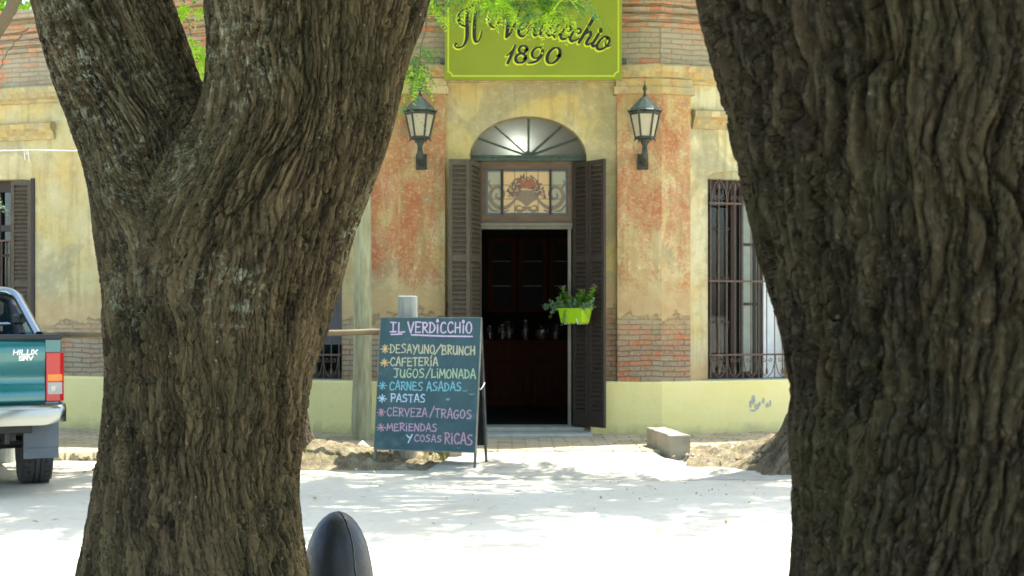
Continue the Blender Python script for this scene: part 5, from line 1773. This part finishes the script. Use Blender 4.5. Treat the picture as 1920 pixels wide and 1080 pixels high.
# badge
BG = {'H': [[(0, 0), (0, 1)], [(1, 0), (1, 1)], [(0, .5), (1, .5)]], 'I': [[(.5, 0), (.5, 1)]], 'L': [[(0, 1), (0, 0), (1, 0)]], 'U': [[(0, 1), (0, 0), (1, 0), (1, 1)]], 'X': [[(0, 0), (1, 1)], [(0, 1), (1, 0)]],
      'S': [[(1, 1), (0, 1), (0, .5), (1, .5), (1, 0), (0, 0)]], 'R': [[(0, 0), (0, 1), (1, 1), (1, .55), (0, .45)], [(.45, .45), (1, 0)]], 'V': [[(0, 1), (.5, 0), (1, 1)]]}
m = MB()
def badge(txt, x0, x1, z0, z1, wd):
    n = len(txt); u = (x1 - x0) / (sum(.35 if c == 'I' else 1 for c in txt) + .3 * (n - 1)); x = x0
    for c in txt:
        cw = (.35 if c == 'I' else 1) * u
        for s in BG[c]:
            for p, q in zip(s[:-1], s[1:]):
                badge.k += 1
                y = -.019 + .033 * (x / .72) ** 2 - .004 - badge.k * 4e-5
                a, b = Vector((x + p[0] * cw + (z0 + p[1] * (z1 - z0) - z0) * .15, 0, z0 + p[1] * (z1 - z0))), Vector((x + q[0] * cw + (q[1] * (z1 - z0)) * .15, 0, z0 + q[1] * (z1 - z0)))
                d = (b - a).normalized(); s_ = Vector((-d.z, 0, d.x)) * wd; e_ = d * wd
                m.add([((a - s_ - e_).x, y, (a - s_ - e_).z), ((b - s_ + e_).x, y, (b - s_ + e_).z), ((b + s_ + e_).x, y, (b + s_ + e_).z), ((a + s_ - e_).x, y, (a + s_ - e_).z)], [(0, 1, 2, 3)])
        x += cw + .3 * u
badge.k = 0
badge('HILUX', .47, .655, 1.180, 1.217, .0042); badge('SRV', .515, .62, 1.134, 1.166, .0042)
m.build('badge', M['badge'], tg, world=False)
# tail lamps
for s in (1, -1):
    tl = None
    xi, xo, y0 = .73, HWD + .004, .003
    m = MB()
    m.prism([(s * xi, y0), (s * (xo - .045), y0 + .004), (s * (xo - .008), y0 + .045), (s * xo, y0 + .12), (s * (xo - .03), y0 + .14), (s * xi, y0 + .14)], .785, 1.193)
    tl = m.build('tail_light', M['red'], tk, bevel=.006, world=False)
    for (z0, z1, mt, nm) in ((.955, 1.012, 'amber', 'indicator'), (.845, .945, 'clear', 'reverse_lens')):
        m = MB()
        m.prism([(s * (xi + .012), y0 - .004), (s * (xo - .05), y0), (s * (xo - .022), y0 + .02), (s * (xo - .03), y0 + .05), (s * (xi + .012), y0 + .05)], z0, z1)
        m.build(nm, M[mt], tl, bevel=.004, world=False)
    m = MB(); m.M = Matrix.Translation((s * .79, y0 - .0045, .89)) @ Matrix.Rotation(R(90), 4, 'X'); m.lathe([(.02, 0), (.026, .002), (.026, .004), (.014, .0035)], 16); m.build('lamp_ring', M['chrome'], tl, world=False)
# bumper
m = MB()
prf = [(-.155, .60), (-.175, .64), (-.17, .735), (-.12, .765), (-.03, .765), (-.03, .60)]
sec = [(-HWD - .01, .20), (-HWD, .08), (-HWD + .06, .015), (-.70, 0), (-.30, 0), (-.29, .04), (.29, .04), (.30, 0), (.70, 0), (HWD - .06, .015), (HWD, .08), (HWD + .01, .20)]
vs, fs = [], []
for (x, back) in sec:
    for (y, z) in prf:
        yy = max(y + back, -.155 + back) if y < -.1 else y + max(0, back - .02)
        vs.append((x, yy, z + (.02 if abs(x) > .8 and z < .7 else 0)))
np2 = len(prf)
for i in range(len(sec) - 1):
    for k in range(np2): fs.append((i * np2 + k, i * np2 + (k + 1) % np2, (i + 1) * np2 + (k + 1) % np2, (i + 1) * np2 + k))
fs += [tuple(range(np2)), tuple((len(sec) - 1) * np2 + k for k in range(np2))]
m.add(vs, fs); m.build('rear_bumper', M['chrome'], tk, smooth=True, bevel=.012, world=False, auto=60)
m = MB(); m.box(-.28, .28, -.12, -.04, .50, .598); m.box(-.62, .62, -.03, .0, .53, .5995); m.box(.40, .44, -.02, .10, .44, .60); m.build('bumper_underside', M['blackplastic'], tk, bevel=.01, world=False)
# chassis, axle
m = MB(); m.box(-.5, -.4, .1, 4.6, .46, .60); m.box(.4, .5, .1, 4.6, .46, .60); m.tube([(-.75, 1.02, .37), (.75, 1.02, .37)], .055, 10); m.lathe([(.02, -.14), (.14, -.08), (.15, .06), (.04, .14)], 12, (0, 1.02, .37)); m.box(-.34, .30, .30, .85, .42, .58)
m.build('chassis', M['blackplastic'], tk, world=False)
def wheel(x, y):
    r_, hw_ = .37, .132
    pr = [(.20, -hw_ * .8), (.30, -hw_), (.345, -hw_), (.362, -hw_ * .85), (r_, -hw_ * .6)]
    for g_i in (-.36, -.12, .12, .36):
        pr += [(r_, (g_i - .035) * hw_ * 1.5), (r_ - .011, (g_i - .03) * hw_ * 1.5), (r_ - .011, (g_i + .03) * hw_ * 1.5), (r_, (g_i + .035) * hw_ * 1.5)]
    pr += [(r_, hw_ * .6), (.362, hw_ * .85), (.345, hw_), (.30, hw_), (.20, hw_ * .8)]
    m = MB()
    mm = Matrix.Rotation(R(90), 4, 'Y'); mm.translation = (x, y, r_)
    m.M = mm
    m.lathe(pr, 40)
    for k in range(40):
        a = 2 * math.pi * k / 40
        for zz in (-.5, .5):
            m.M = mm @ Matrix.Rotation(a, 4, 'Z') @ Matrix.Translation((r_ - .004, 0, zz * hw_ * 1.35)) @ Matrix.Rotation(.4 * (1 if zz > 0 else -1), 4, 'X')
            m.box(-.008, .006, -.016, .016, -.028, .028)
    t = m.build('wheel', M['rubber'], tk, world=False)
    m = MB(); m.M = mm
    m.lathe([(.03, hw_ * .75), (.06, hw_ * .8), (.09, hw_ * .6), (.19, hw_ * .7), (.205, hw_ * .8), (.205, -hw_ * .8), (.05, -hw_ * .5)], 20); m.build('rim', M['chrome'], t, smooth=True, world=False)
for x in (-.74, .74):
    wheel(x, 1.02); wheel(x, 4.05)
for s in (1, -1):
    m = MB(); m.box(s * .74 - .145, s * .74 + .145, .46, .468, .27, .62); m.box(s * .74 - .13, s * .74 + .13, .455, .4595, .36, .365); m.build('mud_flap', M['flap'], tk, bevel=.004, world=False)
# cab
m = MB()
vs, fs = [], []
cs = [(1.62, [(.86, .5), (.87, .9), (.85, 1.18), (.70, 1.70), (.60, 1.765)]), (2.9, [(.86, .5), (.87, .9), (.855, 1.2), (.72, 1.74), (.62, 1.80)]), (3.25, [(.86, .5), (.87, .9), (.85, 1.18), (.70, 1.66), (.6, 1.70)]), (3.85, [(.86, .5), (.87, .9), (.84, 1.12), (.80, 1.16), (.7, 1.18)]), (4.9, [(.84, .5), (.85, .8), (.82, 1.0), (.76, 1.06), (.6, 1.09)])]
for (y, half) in cs:
    for p in half + [(-q[0], q[1]) for q in half[::-1]]: vs.append((p[0], y, p[1]))
for i in range(len(cs) - 1):
    for k in range(10): fs.append((i * 10 + k, i * 10 + (k + 1) % 10, (i + 1) * 10 + (k + 1) % 10, (i + 1) * 10 + k))
fs += [tuple(range(10)), tuple(40 + k for k in range(9, -1, -1))]
m.add(vs, fs); m.build('cab', M['teal'], tk, smooth=True, world=False, auto=30)
m = MB(); m.extr([(-.74, 1.22), (.74, 1.22), (.63, 1.66), (-.63, 1.66)], 1.60, 1.617); m.build('rear_window', M['tint'], tk, world=False)
for s in (1, -1):
    m = MB(); m.add([(s * .853, 1.8, 1.2), (s * .853, 2.75, 1.2), (s * .735, 2.7, 1.68), (s * .725, 1.8, 1.66)], [(0, 1, 2, 3)])
    m.add([(s * .862, 1.8, 1.2), (s * .862, 2.75, 1.2), (s * .744, 2.7, 1.68), (s * .734, 1.8, 1.66)], [(0, 1, 2, 3)])
    m.build('side_window', M['tint'], tk, world=False)
# roll bar with sloping legs, second hoop, stop bar and lamp
def hoop(y, wt, wb, z, zb0, r_, mt, name='roll_bar', yl=None):
    m = MB()
    half = [(wb, yl if yl is not None else y, zb0), (wb - .02, (yl if yl is not None else y) + .02 * (y > .6), zb0 + .08)]
    pts = []
    Lb = Vector((wb, yl if yl is not None else y, zb0)); Tp = Vector((wt, y, z))
    c0 = Lb.lerp(Tp, .80); c1 = Vector((wt - .13, y, z))
    side = [Lb, Lb.lerp(Tp, .3), Lb.lerp(Tp, .6), c0]
    for k in range(1, 6):
        t = k / 6; side.append(c0 * (1 - t) ** 2 + Tp * 2 * t * (1 - t) + c1 * t * t)
    side.append(c1)
    pts = side + [Vector((-p.x, p.y, p.z)) for p in side[::-1]]
    m.tube(pts, r_, 14)
    m.build(name, mt, tk, smooth=True, world=False)
hoop(1.30, .60, .72, 1.725, 1.33, .04, M['chrome'], yl=.46)
hoop(1.42, .58, .64, 1.68, 1.30, .034, M['blackplastic'])
for s in (1, -1):
    m = MB(); m.tube([(s * .62, .80, 1.33), (s * .60, 1.0, 1.47), (s * .585, 1.35, 1.62)], .03, 10); m.build('roll_bar_brace', M['blackplastic'], tk, smooth=True, world=False)
m = MB(); m.lathe([(.02, -.05), (.06, -.03), (.06, .03), (.02, .05)], 12, (.60, .95, 1.47)); m.build('work_lamp', M['blackplastic'], tk, smooth=True, world=False)
m = MB(); m.tube([(-.60, 1.15, 1.425), (.55, 1.15, 1.425)], .016, 8); m.build('cross_bar', M['chrome'], tk, smooth=True, world=False)

# ------------------------------------------------------------------ trees
def cat_rows(rows, n=160):
    """rows: (z, x, y, r) sorted by z -> smooth dense rows"""
    rows = np.array(sorted(rows))
    zs = np.linspace(rows[0, 0], rows[-1, 0], n)
    out = [zs]
    m_ = np.gradient(rows[:, 1:], rows[:, 0], axis=0)
    i = np.clip(np.searchsorted(rows[:, 0], zs) - 1, 0, len(rows) - 2)
    h = rows[i + 1, 0] - rows[i, 0]
    t = ((zs - rows[i, 0]) / h)[:, None]
    hh = h[:, None]
    p = (2 * t ** 3 - 3 * t ** 2 + 1) * rows[i, 1:] + (t ** 3 - 2 * t ** 2 + t) * hh * m_[i] + (-2 * t ** 3 + 3 * t ** 2) * rows[i + 1, 1:] + (t ** 3 - t ** 2) * hh * m_[i + 1]
    return np.concatenate([zs[:, None], p], 1)


def trunk(name, parent, limbs, mat, voxel, Fb, depth, twist=0.0, seed=0, flare=0.0, smooth_it=30):
    """limbs share one smooth skin; the bark is real relief: ridges and deep fissures that run along each limb"""
    limbs = [cat_rows(l) for l in limbs]
    m = MB()
    for l in limbs:
        m.tube([(r_[1], r_[2], r_[0]) for r_ in l], [float(r_[3]) for r_ in l], 64)
    me = bpy.data.meshes.new('tmp')
    me.from_pydata(m.v, [], m.f)
    o = bpy.data.objects.new('tmp', me)
    COL.objects.link(o)
    rm = o.modifiers.new('r', 'REMESH'); rm.mode = 'VOXEL'; rm.voxel_size = voxel
    sm = o.modifiers.new('s', 'SMOOTH'); sm.factor = 0.5; sm.iterations = smooth_it
    dg = bpy.context.evaluated_depsgraph_get()
    ev = o.evaluated_get(dg)
    me2 = bpy.data.meshes.new_from_object(ev)
    bpy.data.objects.remove(o)
    bpy.data.meshes.remove(me)
    n = len(me2.vertices)
    co = np.empty(n * 3, np.float32); me2.vertices.foreach_get('co', co); co = co.reshape(-1, 3)
    no = np.empty(n * 3, np.float32); me2.vertices.foreach_get('normal', no); no = no.reshape(-1, 3)
    acc = np.zeros(n, np.float32); wsum = np.zeros(n, np.float32); qacc = np.zeros((n, 3), np.float32)
    for k, l in enumerate(limbs):
        z = co[:, 2]
        cx = np.interp(z, l[:, 0], l[:, 1]); cy = np.interp(z, l[:, 0], l[:, 2]); rr = np.interp(z, l[:, 0], l[:, 3])
        ax, ay = (co[:, 0] - cx), (co[:, 1] - cy)
        d = np.sqrt(ax * ax + ay * ay) / rr
        # unit-radius coordinates keep the ridges continuous as the limb swells
        R0 = float(np.median(l[:, 3]))
        a = twist * z
        ux, uy = ax / rr * R0, ay / rr * R0
        qx, qy = ux * np.cos(a) - uy * np.sin(a), ux * np.sin(a) + uy * np.cos(a)
        q = np.stack([qx, qy, z], 1)
        w1 = np.stack([perlin(q * 5, seed + 1), perlin(q * 5, seed + 2), perlin(q * 5, seed + 3)], 1) * 0.05
        w2 = np.stack([perlin(q * 17, seed + 4), perlin(q * 17, seed + 5), perlin(q * 17, seed + 6)], 1) * 0.014
        qq = q + w1 * np.array([1, 1, 1]) + w2
        big = perlin(q * np.array([7, 7, 2.2]), seed + 14)
        c1 = worley(qq * np.array([Fb, Fb, Fb * 0.075]), seed + 11)
        c2 = worley(qq * np.array([Fb * 2.0, Fb * 2.0, Fb * 0.17]) + 5.3, seed + 12)
        grain = perlin(qq * np.array([Fb * 3.4, Fb * 3.4, Fb * 0.5]), seed + 13)
        fine = fbm(qq * np.array([Fb * 4.0, Fb * 4.0, Fb * 2.2]), 2, seed + 16)
        deep = 0.55 + 0.9 * sstep(-0.25, 0.35, perlin(q * np.array([5, 5, 3]), seed + 18))
        h = (sstep(0.0, 0.17, c1) - 1) * deep + (sstep(0.0, 0.2, c2) - 1) * 0.42 + 0.12 * sstep(0.1, 0.6, c1) + 0.12 * grain + 0.10 * fine
        h = (h + 0.12) * depth + big * 0.006
        w = np.exp(-6.0 * d)
        acc += (w * h).astype(np.float32); wsum += w.astype(np.float32); qacc += (w[:, None] * q).astype(np.float32)
    disp = acc / np.maximum(wsum, 1e-12)
    co2 = co + no * disp[:, None]
    if flare > 0:
        l = limbs[0]
        cx, cy = l[0, 1], l[0, 2]
        th = np.arctan2(co[:, 1] - cy, co[:, 0] - cx)
        f = flare * np.exp(-np.clip(co[:, 2], 0, 9) / 0.22) * (0.5 + 0.5 * np.cos(4 * th + 1.3 + seed) + 0.35 * np.cos(7 * th + seed))
        co2[:, 0] += (co[:, 0] - cx) * f; co2[:, 1] += (co[:, 1] - cy) * f
    aq = me2.attributes.new('bark_q', 'FLOAT_VECTOR', 'POINT')
    aq.data.foreach_set('vector', (qacc / np.maximum(wsum, 1e-12)[:, None]).ravel())
    me2.vertices.foreach_set('co', co2.astype(np.float32).ravel())
    me2.polygons.foreach_set('use_smooth', np.ones(len(me2.polygons), bool))
    me2.update()
    return link_mesh(name, me2, mat, parent)


def foliage(name, clusters, mat, parent, L=0.30, leaf=(0.06, 0.016), pairs=9, seed=1, droop=0.45, world=True, flat=0.35):
    r = np.random.RandomState(seed)
    base = []
    for (x, y, z, rx, ry, rz, cnt) in clusters:
        v = r.normal(size=(cnt, 3)); v /= np.linalg.norm(v, axis=1)[:, None]
        v *= (r.rand(cnt) ** 0.45)[:, None]
        base.append(v * np.array([rx, ry, rz]) + np.array([x, y, z]))
    base = np.concatenate(base)
    N = len(base)
    az = r.rand(N) * 6.283
    el = r.normal(size=N) * flat - 0.15
    a = np.stack([np.cos(az) * np.cos(el), np.sin(az) * np.cos(el), np.sin(el)], 1)
    b = np.stack([-np.sin(az), np.cos(az), np.zeros(N)], 1)
    roll = r.normal(size=N) * 0.5
    up = np.cross(a, b) * np.cos(roll)[:, None] + b * np.sin(roll)[:, None]
    b = np.cross(up, a)
    Ls = L * r.uniform(0.6, 1.25, N)
    t = (np.arange(pairs) + 0.6) / pairs
    pos = base[:, None] + a[:, None] * (Ls[:, None, None] * t[None, :, None]) - np.array([0, 0, 1.0]) * (droop * Ls[:, None, None] * (t ** 2)[None, :, None])
    prof = np.sin(np.pi * (0.18 + 0.75 * t)) * 0.5 + 0.5
    quads = []
    for s in (1, -1):
        j = r.normal(size=(N, pairs, 3)) * 0.22
        d = s * b[:, None] * 0.86 + a[:, None] * 0.45 + j
        d /= np.linalg.norm(d, axis=2)[:, :, None]
        l = leaf[0] * prof[None, :, None] * r.uniform(0.75, 1.2, (N, pairs, 1))
        wv = np.cross(d, up[:, None] + r.normal(size=(N, pairs, 3)) * 0.35)
        wv /= np.linalg.norm(wv, axis=2)[:, :, None] + 1e-9
        wv *= leaf[1]
        q = np.stack([pos, pos + d * l * 0.45 + wv, pos + d * l, pos + d * l * 0.45 - wv], 2)
        quads.append(q.reshape(-1, 4, 3))
    V = np.concatenate(quads).reshape(-1, 3)
    Q = np.arange(len(V)).reshape(-1, 4)
    return np_mesh(name, V, Q, mat, parent, False, world)


def branches(name, segs, mat, parent, n=8):
    m = MB()
    for (pts, r0, r1) in segs:
        P = [Vector(p) for p in pts]
        out = []
        K = 14
        for k in range(K + 1):
            t = k / K
            if len(P) == 3: p = P[0] * (1 - t) ** 2 + P[1] * 2 * t * (1 - t) + P[2] * t * t
            else: p = P[0].lerp(P[1], t)
            j = 0.012 if 0 < k < K else 0
            out.append(p + Vector((rc.uniform(-j, j), rc.uniform(-j, j), rc.uniform(-j, j))))
        m.tube(out, [r0 + (r1 - r0) * k / K for k in range(K + 1)], n)
    return m.build(name, mat, parent, smooth=True)


def crown_clusters(c, rad, n, cnt, zmin, seed, cl=0.55):
    r = np.random.RandomState(seed)
    out = []
    while len(out) < n:
        v = r.uniform(-1, 1, 3)
        if np.linalg.norm(v) > 1: continue
        p = np.array(c) + v * np.array(rad)
        if p[2] < zmin: continue
        s = cl * r.uniform(0.6, 1.4)
        out.append((p[0], p[1], p[2], s, s, s * 0.6, cnt))
    return out


def limb_set(tips, cl, r0, seed, k=26):
    r = random.Random(seed)
    segs = []
    for i in range(k):
        c = cl[r.randrange(len(cl))]
        t = min(tips, key=lambda q: (q[0] - c[0]) ** 2 + (q[1] - c[1]) ** 2 + (q[2] - c[2]) ** 2)
        e = Vector(c[:3]); s = Vector(t)
        mid = s.lerp(e, .5) + Vector((r.uniform(-.3, .3), r.uniform(-.3, .3), r.uniform(.1, .5)))
        segs.append(([s, mid, e], r0 * r.uniform(.4, .9), .012))
    return segs


def below(rows, zc):
    l = cat_rows(rows); return [tuple(r_) for r_ in l[l[:, 0] < zc]]


def pxrows(d, rows, yoff=lambda z: 0.0):
    out = []
    for (py, cx, r) in rows:
        z = CZ + (HY - py) * d / F
        Y = d + yoff(z)
        out.append((CZ + (HY - py) * Y / F, (cx - 960) * Y / F, Y, r * Y / F))
    return out


# -- near forked tree, left
d1 = 3.7
tl_ = empty('forked_tree', ((360 - 960) * d1 / F, d1, 0), 'thick forked tree trunk with pale lichen, beside the black bollard', 'tree')
common = [(600, 0, 0), ]
low = [(700, 394, 190), (800, 384, 186), (900, 373, 188), (1000, 368, 200), (1080, 366, 214), (1300, 362, 250), (1500, 360, 285), (1665, 360, 320)]
la = pxrows(d1, [(-1500, -260, 95), (-1000, -120, 105), (-500, 55, 106), (-150, 143, 118), (0, 190, 124), (100, 222, 128), (200, 258, 128), (300, 302, 140), (400, 340, 162), (500, 370, 176), (600, 393, 193)] + low, lambda z: 0.17 * sstep(1.5, 2.2, z))
lb = pxrows(d1, [(-1500, 1010, 120), (-1000, 880, 140), (-500, 730, 172), (-150, 632, 198), (0, 592, 207), (100, 578, 187), (200, 561, 178), (300, 527, 177), (400, 474, 196), (500, 436, 203), (600, 406, 206)] + low, lambda z: -0.10 * sstep(1.5, 2.2, z))
trunk('trunk', tl_, [below(la, 2.95), below(lb, 2.95)], M['barkL'], 0.0028, 47.0, 0.0145, 0.55, 3, 0.35, 20)
tips = [(la[0][1], la[0][2], la[0][0] - .1), (lb[0][1], lb[0][2], lb[0][0] - .1)]
def upper(rows, zc):
    l = cat_rows(rows); l = l[l[:, 0] > zc]
    return [(r_[1], r_[2], r_[0]) for r_ in l], [float(r_[3]) for r_ in l]
cl = crown_clusters((-0.9, 3.4, 6.4), (3.9, 3.2, 1.9), 130, 40, 4.9, 5, .6)
branches('branch', limb_set(tips, cl, .12, 4), M['barkL'], tl_)
for l_ in (la, lb):
    p_, r_ = upper(l_, 2.85)
    m = MB(); m.tube(p_, r_, 32); m.build('limb', M['barkL'], tl_, smooth=True)
foliage('crown', cl, M['leafA'], tl_, .42, (.11, .032), 8, 6)

# -- nearest tree, right
d2 = 2.4
tr_ = empty('leaning_tree', ((1875 - 960) * d2 / F, d2, 0), 'massive dark tree trunk closest to the viewer, blurred bark, filling the right edge', 'tree')
ra = pxrows(d2, [(-3200, 1250, 200), (-2000, 1400, 260), (-1000, 1560, 340), (-300, 1680, 408), (0, 1734, 408), (100, 1758, 404), (200, 1779, 401), (300, 1796, 396), (400, 1812, 387), (500, 1833, 381), (600, 1851, 376), (700, 1860, 373), (800, 1861, 373), (900, 1866, 371), (1000, 1872, 375), (1080, 1875, 383), (1300, 1875, 410), (1500, 1875, 440), (1640, 1875, 480)])
trunk('trunk', tr_, [below(ra, 2.6)], M['barkR'], 0.004, 27.0, 0.025, -0.5, 9, 0.3, 10)
tips = [(ra[0][1], ra[0][2], ra[0][0] - .1)]
cl = crown_clusters((1.6, 2.2, 6.6), (3.4, 3.0, 1.8), 130, 40, 5.0, 15, .6)
branches('branch', limb_set(tips, cl, .12, 14), M['barkR'], tr_)
p_, r_ = upper(ra, 2.5)
m = MB(); m.tube(p_, r_, 32); m.build('limb', M['barkR'], tr_, smooth=True)
foliage('crown', cl, M['leafA'], tr_, .42, (.11, .032), 8, 16)

# -- street trees on the far kerb
d3 = 14.0
X3 = (512 - 960) * d3 / F
t3 = empty('street_tree', (X3, d3, 0), 'grey street tree on the earth bank, mostly hidden behind the forked trunk', 'tree', 'street trees along the far kerb')
r3 = [(-.1, X3 + .02, d3, .42), (.15, X3, d3, .38), (.4, X3, d3, .345), (.8, X3 - .01, d3, .325), (1.6, X3 - .03, d3, .30), (3, X3 - .15, d3 - .1, .27), (4.6, X3 - .3, d3 - .3, .2), (5.6, X3 - .3, d3 - .4, .14)]
trunk('trunk', t3, [r3], M['barkF'], 0.011, 20.0, 0.03, 0.3, 23, 0.35, 6)
cl = crown_clusters((X3 - .7, 13.5, 6.7), (4.2, 2.1, 1.5), 80, 19, 5.25, 25, .6)
seg = limb_set([(X3 - .3, d3 - .4, 5.5)], cl, .1, 24)
pA, pB = at(-40, -40, 11.2), at(20, 5, 11.0)
seg.append(([(X3 - .3, d3 - .35, 5.2), pA + Vector((0.9, .8, .9)), pB + Vector((.2, 0, .25))], .10, .055))
seg.append(([pB + Vector((.2, 0, .25)), pB, at(-30, 110, 11.0)], .055, .04))
branches('branch', seg, M['barkF'], t3)
foliage('crown', cl, M['leafA'], t3, .42, (.10, .030), 8, 26)
def spray(px, py, Y, rx, rz, cnt): 
    p = at(px, py, Y); k = Y / F
    return (p.x, p.y, p.z, rx * k, .25, rz * k, cnt)
foliage('leaf_spray', [spray(790, 118, 12.0, 26, 18, 20), spray(772, 150, 12.0, 16, 22, 18), spray(818, 5, 12.2, 16, 18, 14), spray(790, 95, 12.0, 20, 8, 8), spray(755, 195, 12.0, 10, 8, 4)], M['leafD'], t3, .20, (.034, .0085), 11, 33, .55)
foliage('leaf_spray', [spray(365, 95, 12.5, 16, 26, 44), spray(352, 20, 12.5, 18, 18, 20), spray(374, 130, 12.5, 8, 12, 12), spray(783, 140, 12.0, 12, 20, 16), spray(812, 10, 12.2, 12, 14, 12)], M['leafB'], t3, .20, (.036, .010), 11, 34, .55)
foliage('leaf_spray', [spray(0, 105, 11, 10, 8, 2), spray(-2, 150, 11, 10, 8, 2), spray(-8, 375, 11, 6, 12, 2)], M['leafS'], t3, .13, (.04, .011), 7, 35, .5)
branches('twig', [([at(54, 52, 11), at(20, 80, 11), at(-12, 150, 11)], .006, .004), ([at(805, -20, 12), at(800, 60, 12), at(775, 160, 12)], .008, .003), ([at(-20, 330, 11), at(0, 380, 11), at(22, 408, 11)], .003, .002), ([at(340, -20, 12.5), at(350, 30, 12.5), at(372, 130, 12.5)], .008, .003)], M['barkF'], t3, 6)

d4 = 13.7
X4 = (1545 - 960) * d4 / F
t4 = empty('street_tree', (X4, d4, 0), 'grey street tree with a flared foot, on the stony bank right of the kerb block', 'tree', 'street trees along the far kerb')
r4 = [(-.1, X4, d4, .80), (.04, X4, d4, .70), (.12, X4, d4, .59), (.25, X4 + .01, d4, .47), (.5, X4 + .02, d4, .375), (.8, X4 + .03, d4, .325), (1.6, X4 + .03, d4, .30), (3, X4 - .1, d4 - .1, .27), (4.6, X4 - .4, d4 - .3, .2), (5.6, X4 - .6, d4 - .4, .14)]
trunk('trunk', t4, [r4], M['barkF'], 0.011, 20.0, 0.03, 0.3, 29, 0.5, 6)
cl = crown_clusters((1.4, 13.3, 6.6), (4.6, 2.2, 1.5), 90, 25, 5.2, 45, .6)
seg = limb_set([(X4 - .6, d4 - .4, 5.5)], cl, .1, 44)
branches('branch', seg, M['barkF'], t4)
foliage('crown', cl, M['leafA'], t4, .42, (.10, .030), 8, 46)
hang = [spray(866, -10, 11.6, 26, 12, 8), spray(920, 2, 11.5, 36, 16, 18), spray(975, 6, 11.4, 40, 20, 26), spray(1012, 27, 11.4, 26, 14, 14), spray(1040, 4, 11.5, 40, 16, 20), spray(1085, 10, 11.6, 30, 14, 10), spray(1000, -40, 11.5, 120, 30, 60)]
foliage('leaf_spray', hang, M['leafD'], t4, .20, (.034, .0085), 11, 53, .6)
foliage('leaf_spray', [spray(945, 10, 11.4, 30, 14, 30), spray(1040, 0, 11.4, 30, 10, 16), spray(1012, 30, 11.4, 20, 10, 9), spray(905, 0, 11.5, 18, 12, 8), spray(1060, 16, 11.5, 26, 14, 10)], M['leafB'], t4, .20, (.036, .009), 11, 54, .6)
hs = []
for (px, py) in ((870, 5), (935, 20), (985, 30), (1015, 45), (1060, 20), (1095, 10)):
    hs.append(([at(px + 20, -60, 11.6), at(px + 12, -20, 11.5), at(px, py, 11.5)], .007, .002))
hs.append(([(X4 - .6, d4 - .4, 5.3), at(1250, -200, 12), at(1015, -60, 11.6)], .05, .012))
branches('twig', hs, M['barkF'], t4, 6)

# -- tree beyond the building, just over the parapet at left
t5 = empty('garden_tree', (-9.0, 27.0, 0), 'pale green leafy tree rising behind the parapet at the top left corner', 'tree')
trunk('trunk', t5, [[(-.1, -9, 27, .35), (2, -9, 27, .3), (5, -9.1, 27, .24), (8, -9, 27, .16), (9.5, -9, 27, .1)]], M['barkF'], 0.03, 12.0, 0.02, 0, 31, 0.2, 4)
cl = crown_clusters((-9.0, 27, 8.6), (3.6, 2.6, 2.4), 90, 26, 6.2, 55, .7)
branches('branch', limb_set([(-9, 27, 8.5)], cl, .09, 54, 14), M['barkF'], t5)
foliage('crown', cl, M['leafB'], t5, .5, (.15, .045), 8, 56)

# ------------------------------------------------------------------ cables
def cable(name, pts, r_, mat, label, extra=()):
    c = Vector(pts[0])
    m = MB()
    out = []
    for a, b in zip(pts[:-1], pts[1:]):
        a, b = Vector(a), Vector(b)
        sag = 0.02 * (b - a).length
        for k in range(16):
            t = k / 16
            out.append(a.lerp(b, t) - Vector((0, 0, sag * 4 * t * (1 - t))))
    out.append(Vector(pts[-1]))
    m.tube(out, r_, 6)
    for e in extra: m.tube(e, r_ * .7, 5)
    m.v = [(v[0] - c.x, v[1] - c.y, v[2] - c.z) for v in m.v]
    o = m.build(name, mat, None)
    o.location = c
    return tag(o, label, 'cable')
pole_at = lambda z: Vector((up.location.x, Yp - .1, z))
p1 = at(-260, 268, 15.9); q1 = at(-30, 278, 15.85)
cable('overhead_cable', [p1, at(60, 281, 15.8), pole_at(3.55)], .006, M['cable'], 'thin white cable strung across the left wall to the pole',
      [[at(45, 280, 15.8), at(47, 300, 15.8)], [at(52, 280, 15.8), at(55, 304, 15.8)], [at(50, 280, 15.8), at(50, 290, 15.8)]])
cable('overhead_cable', [at(-260, 110, 15.3), pole_at(5.35)], .008, M['cabledark'], 'thin dark cable crossing the brick parapet at upper left')
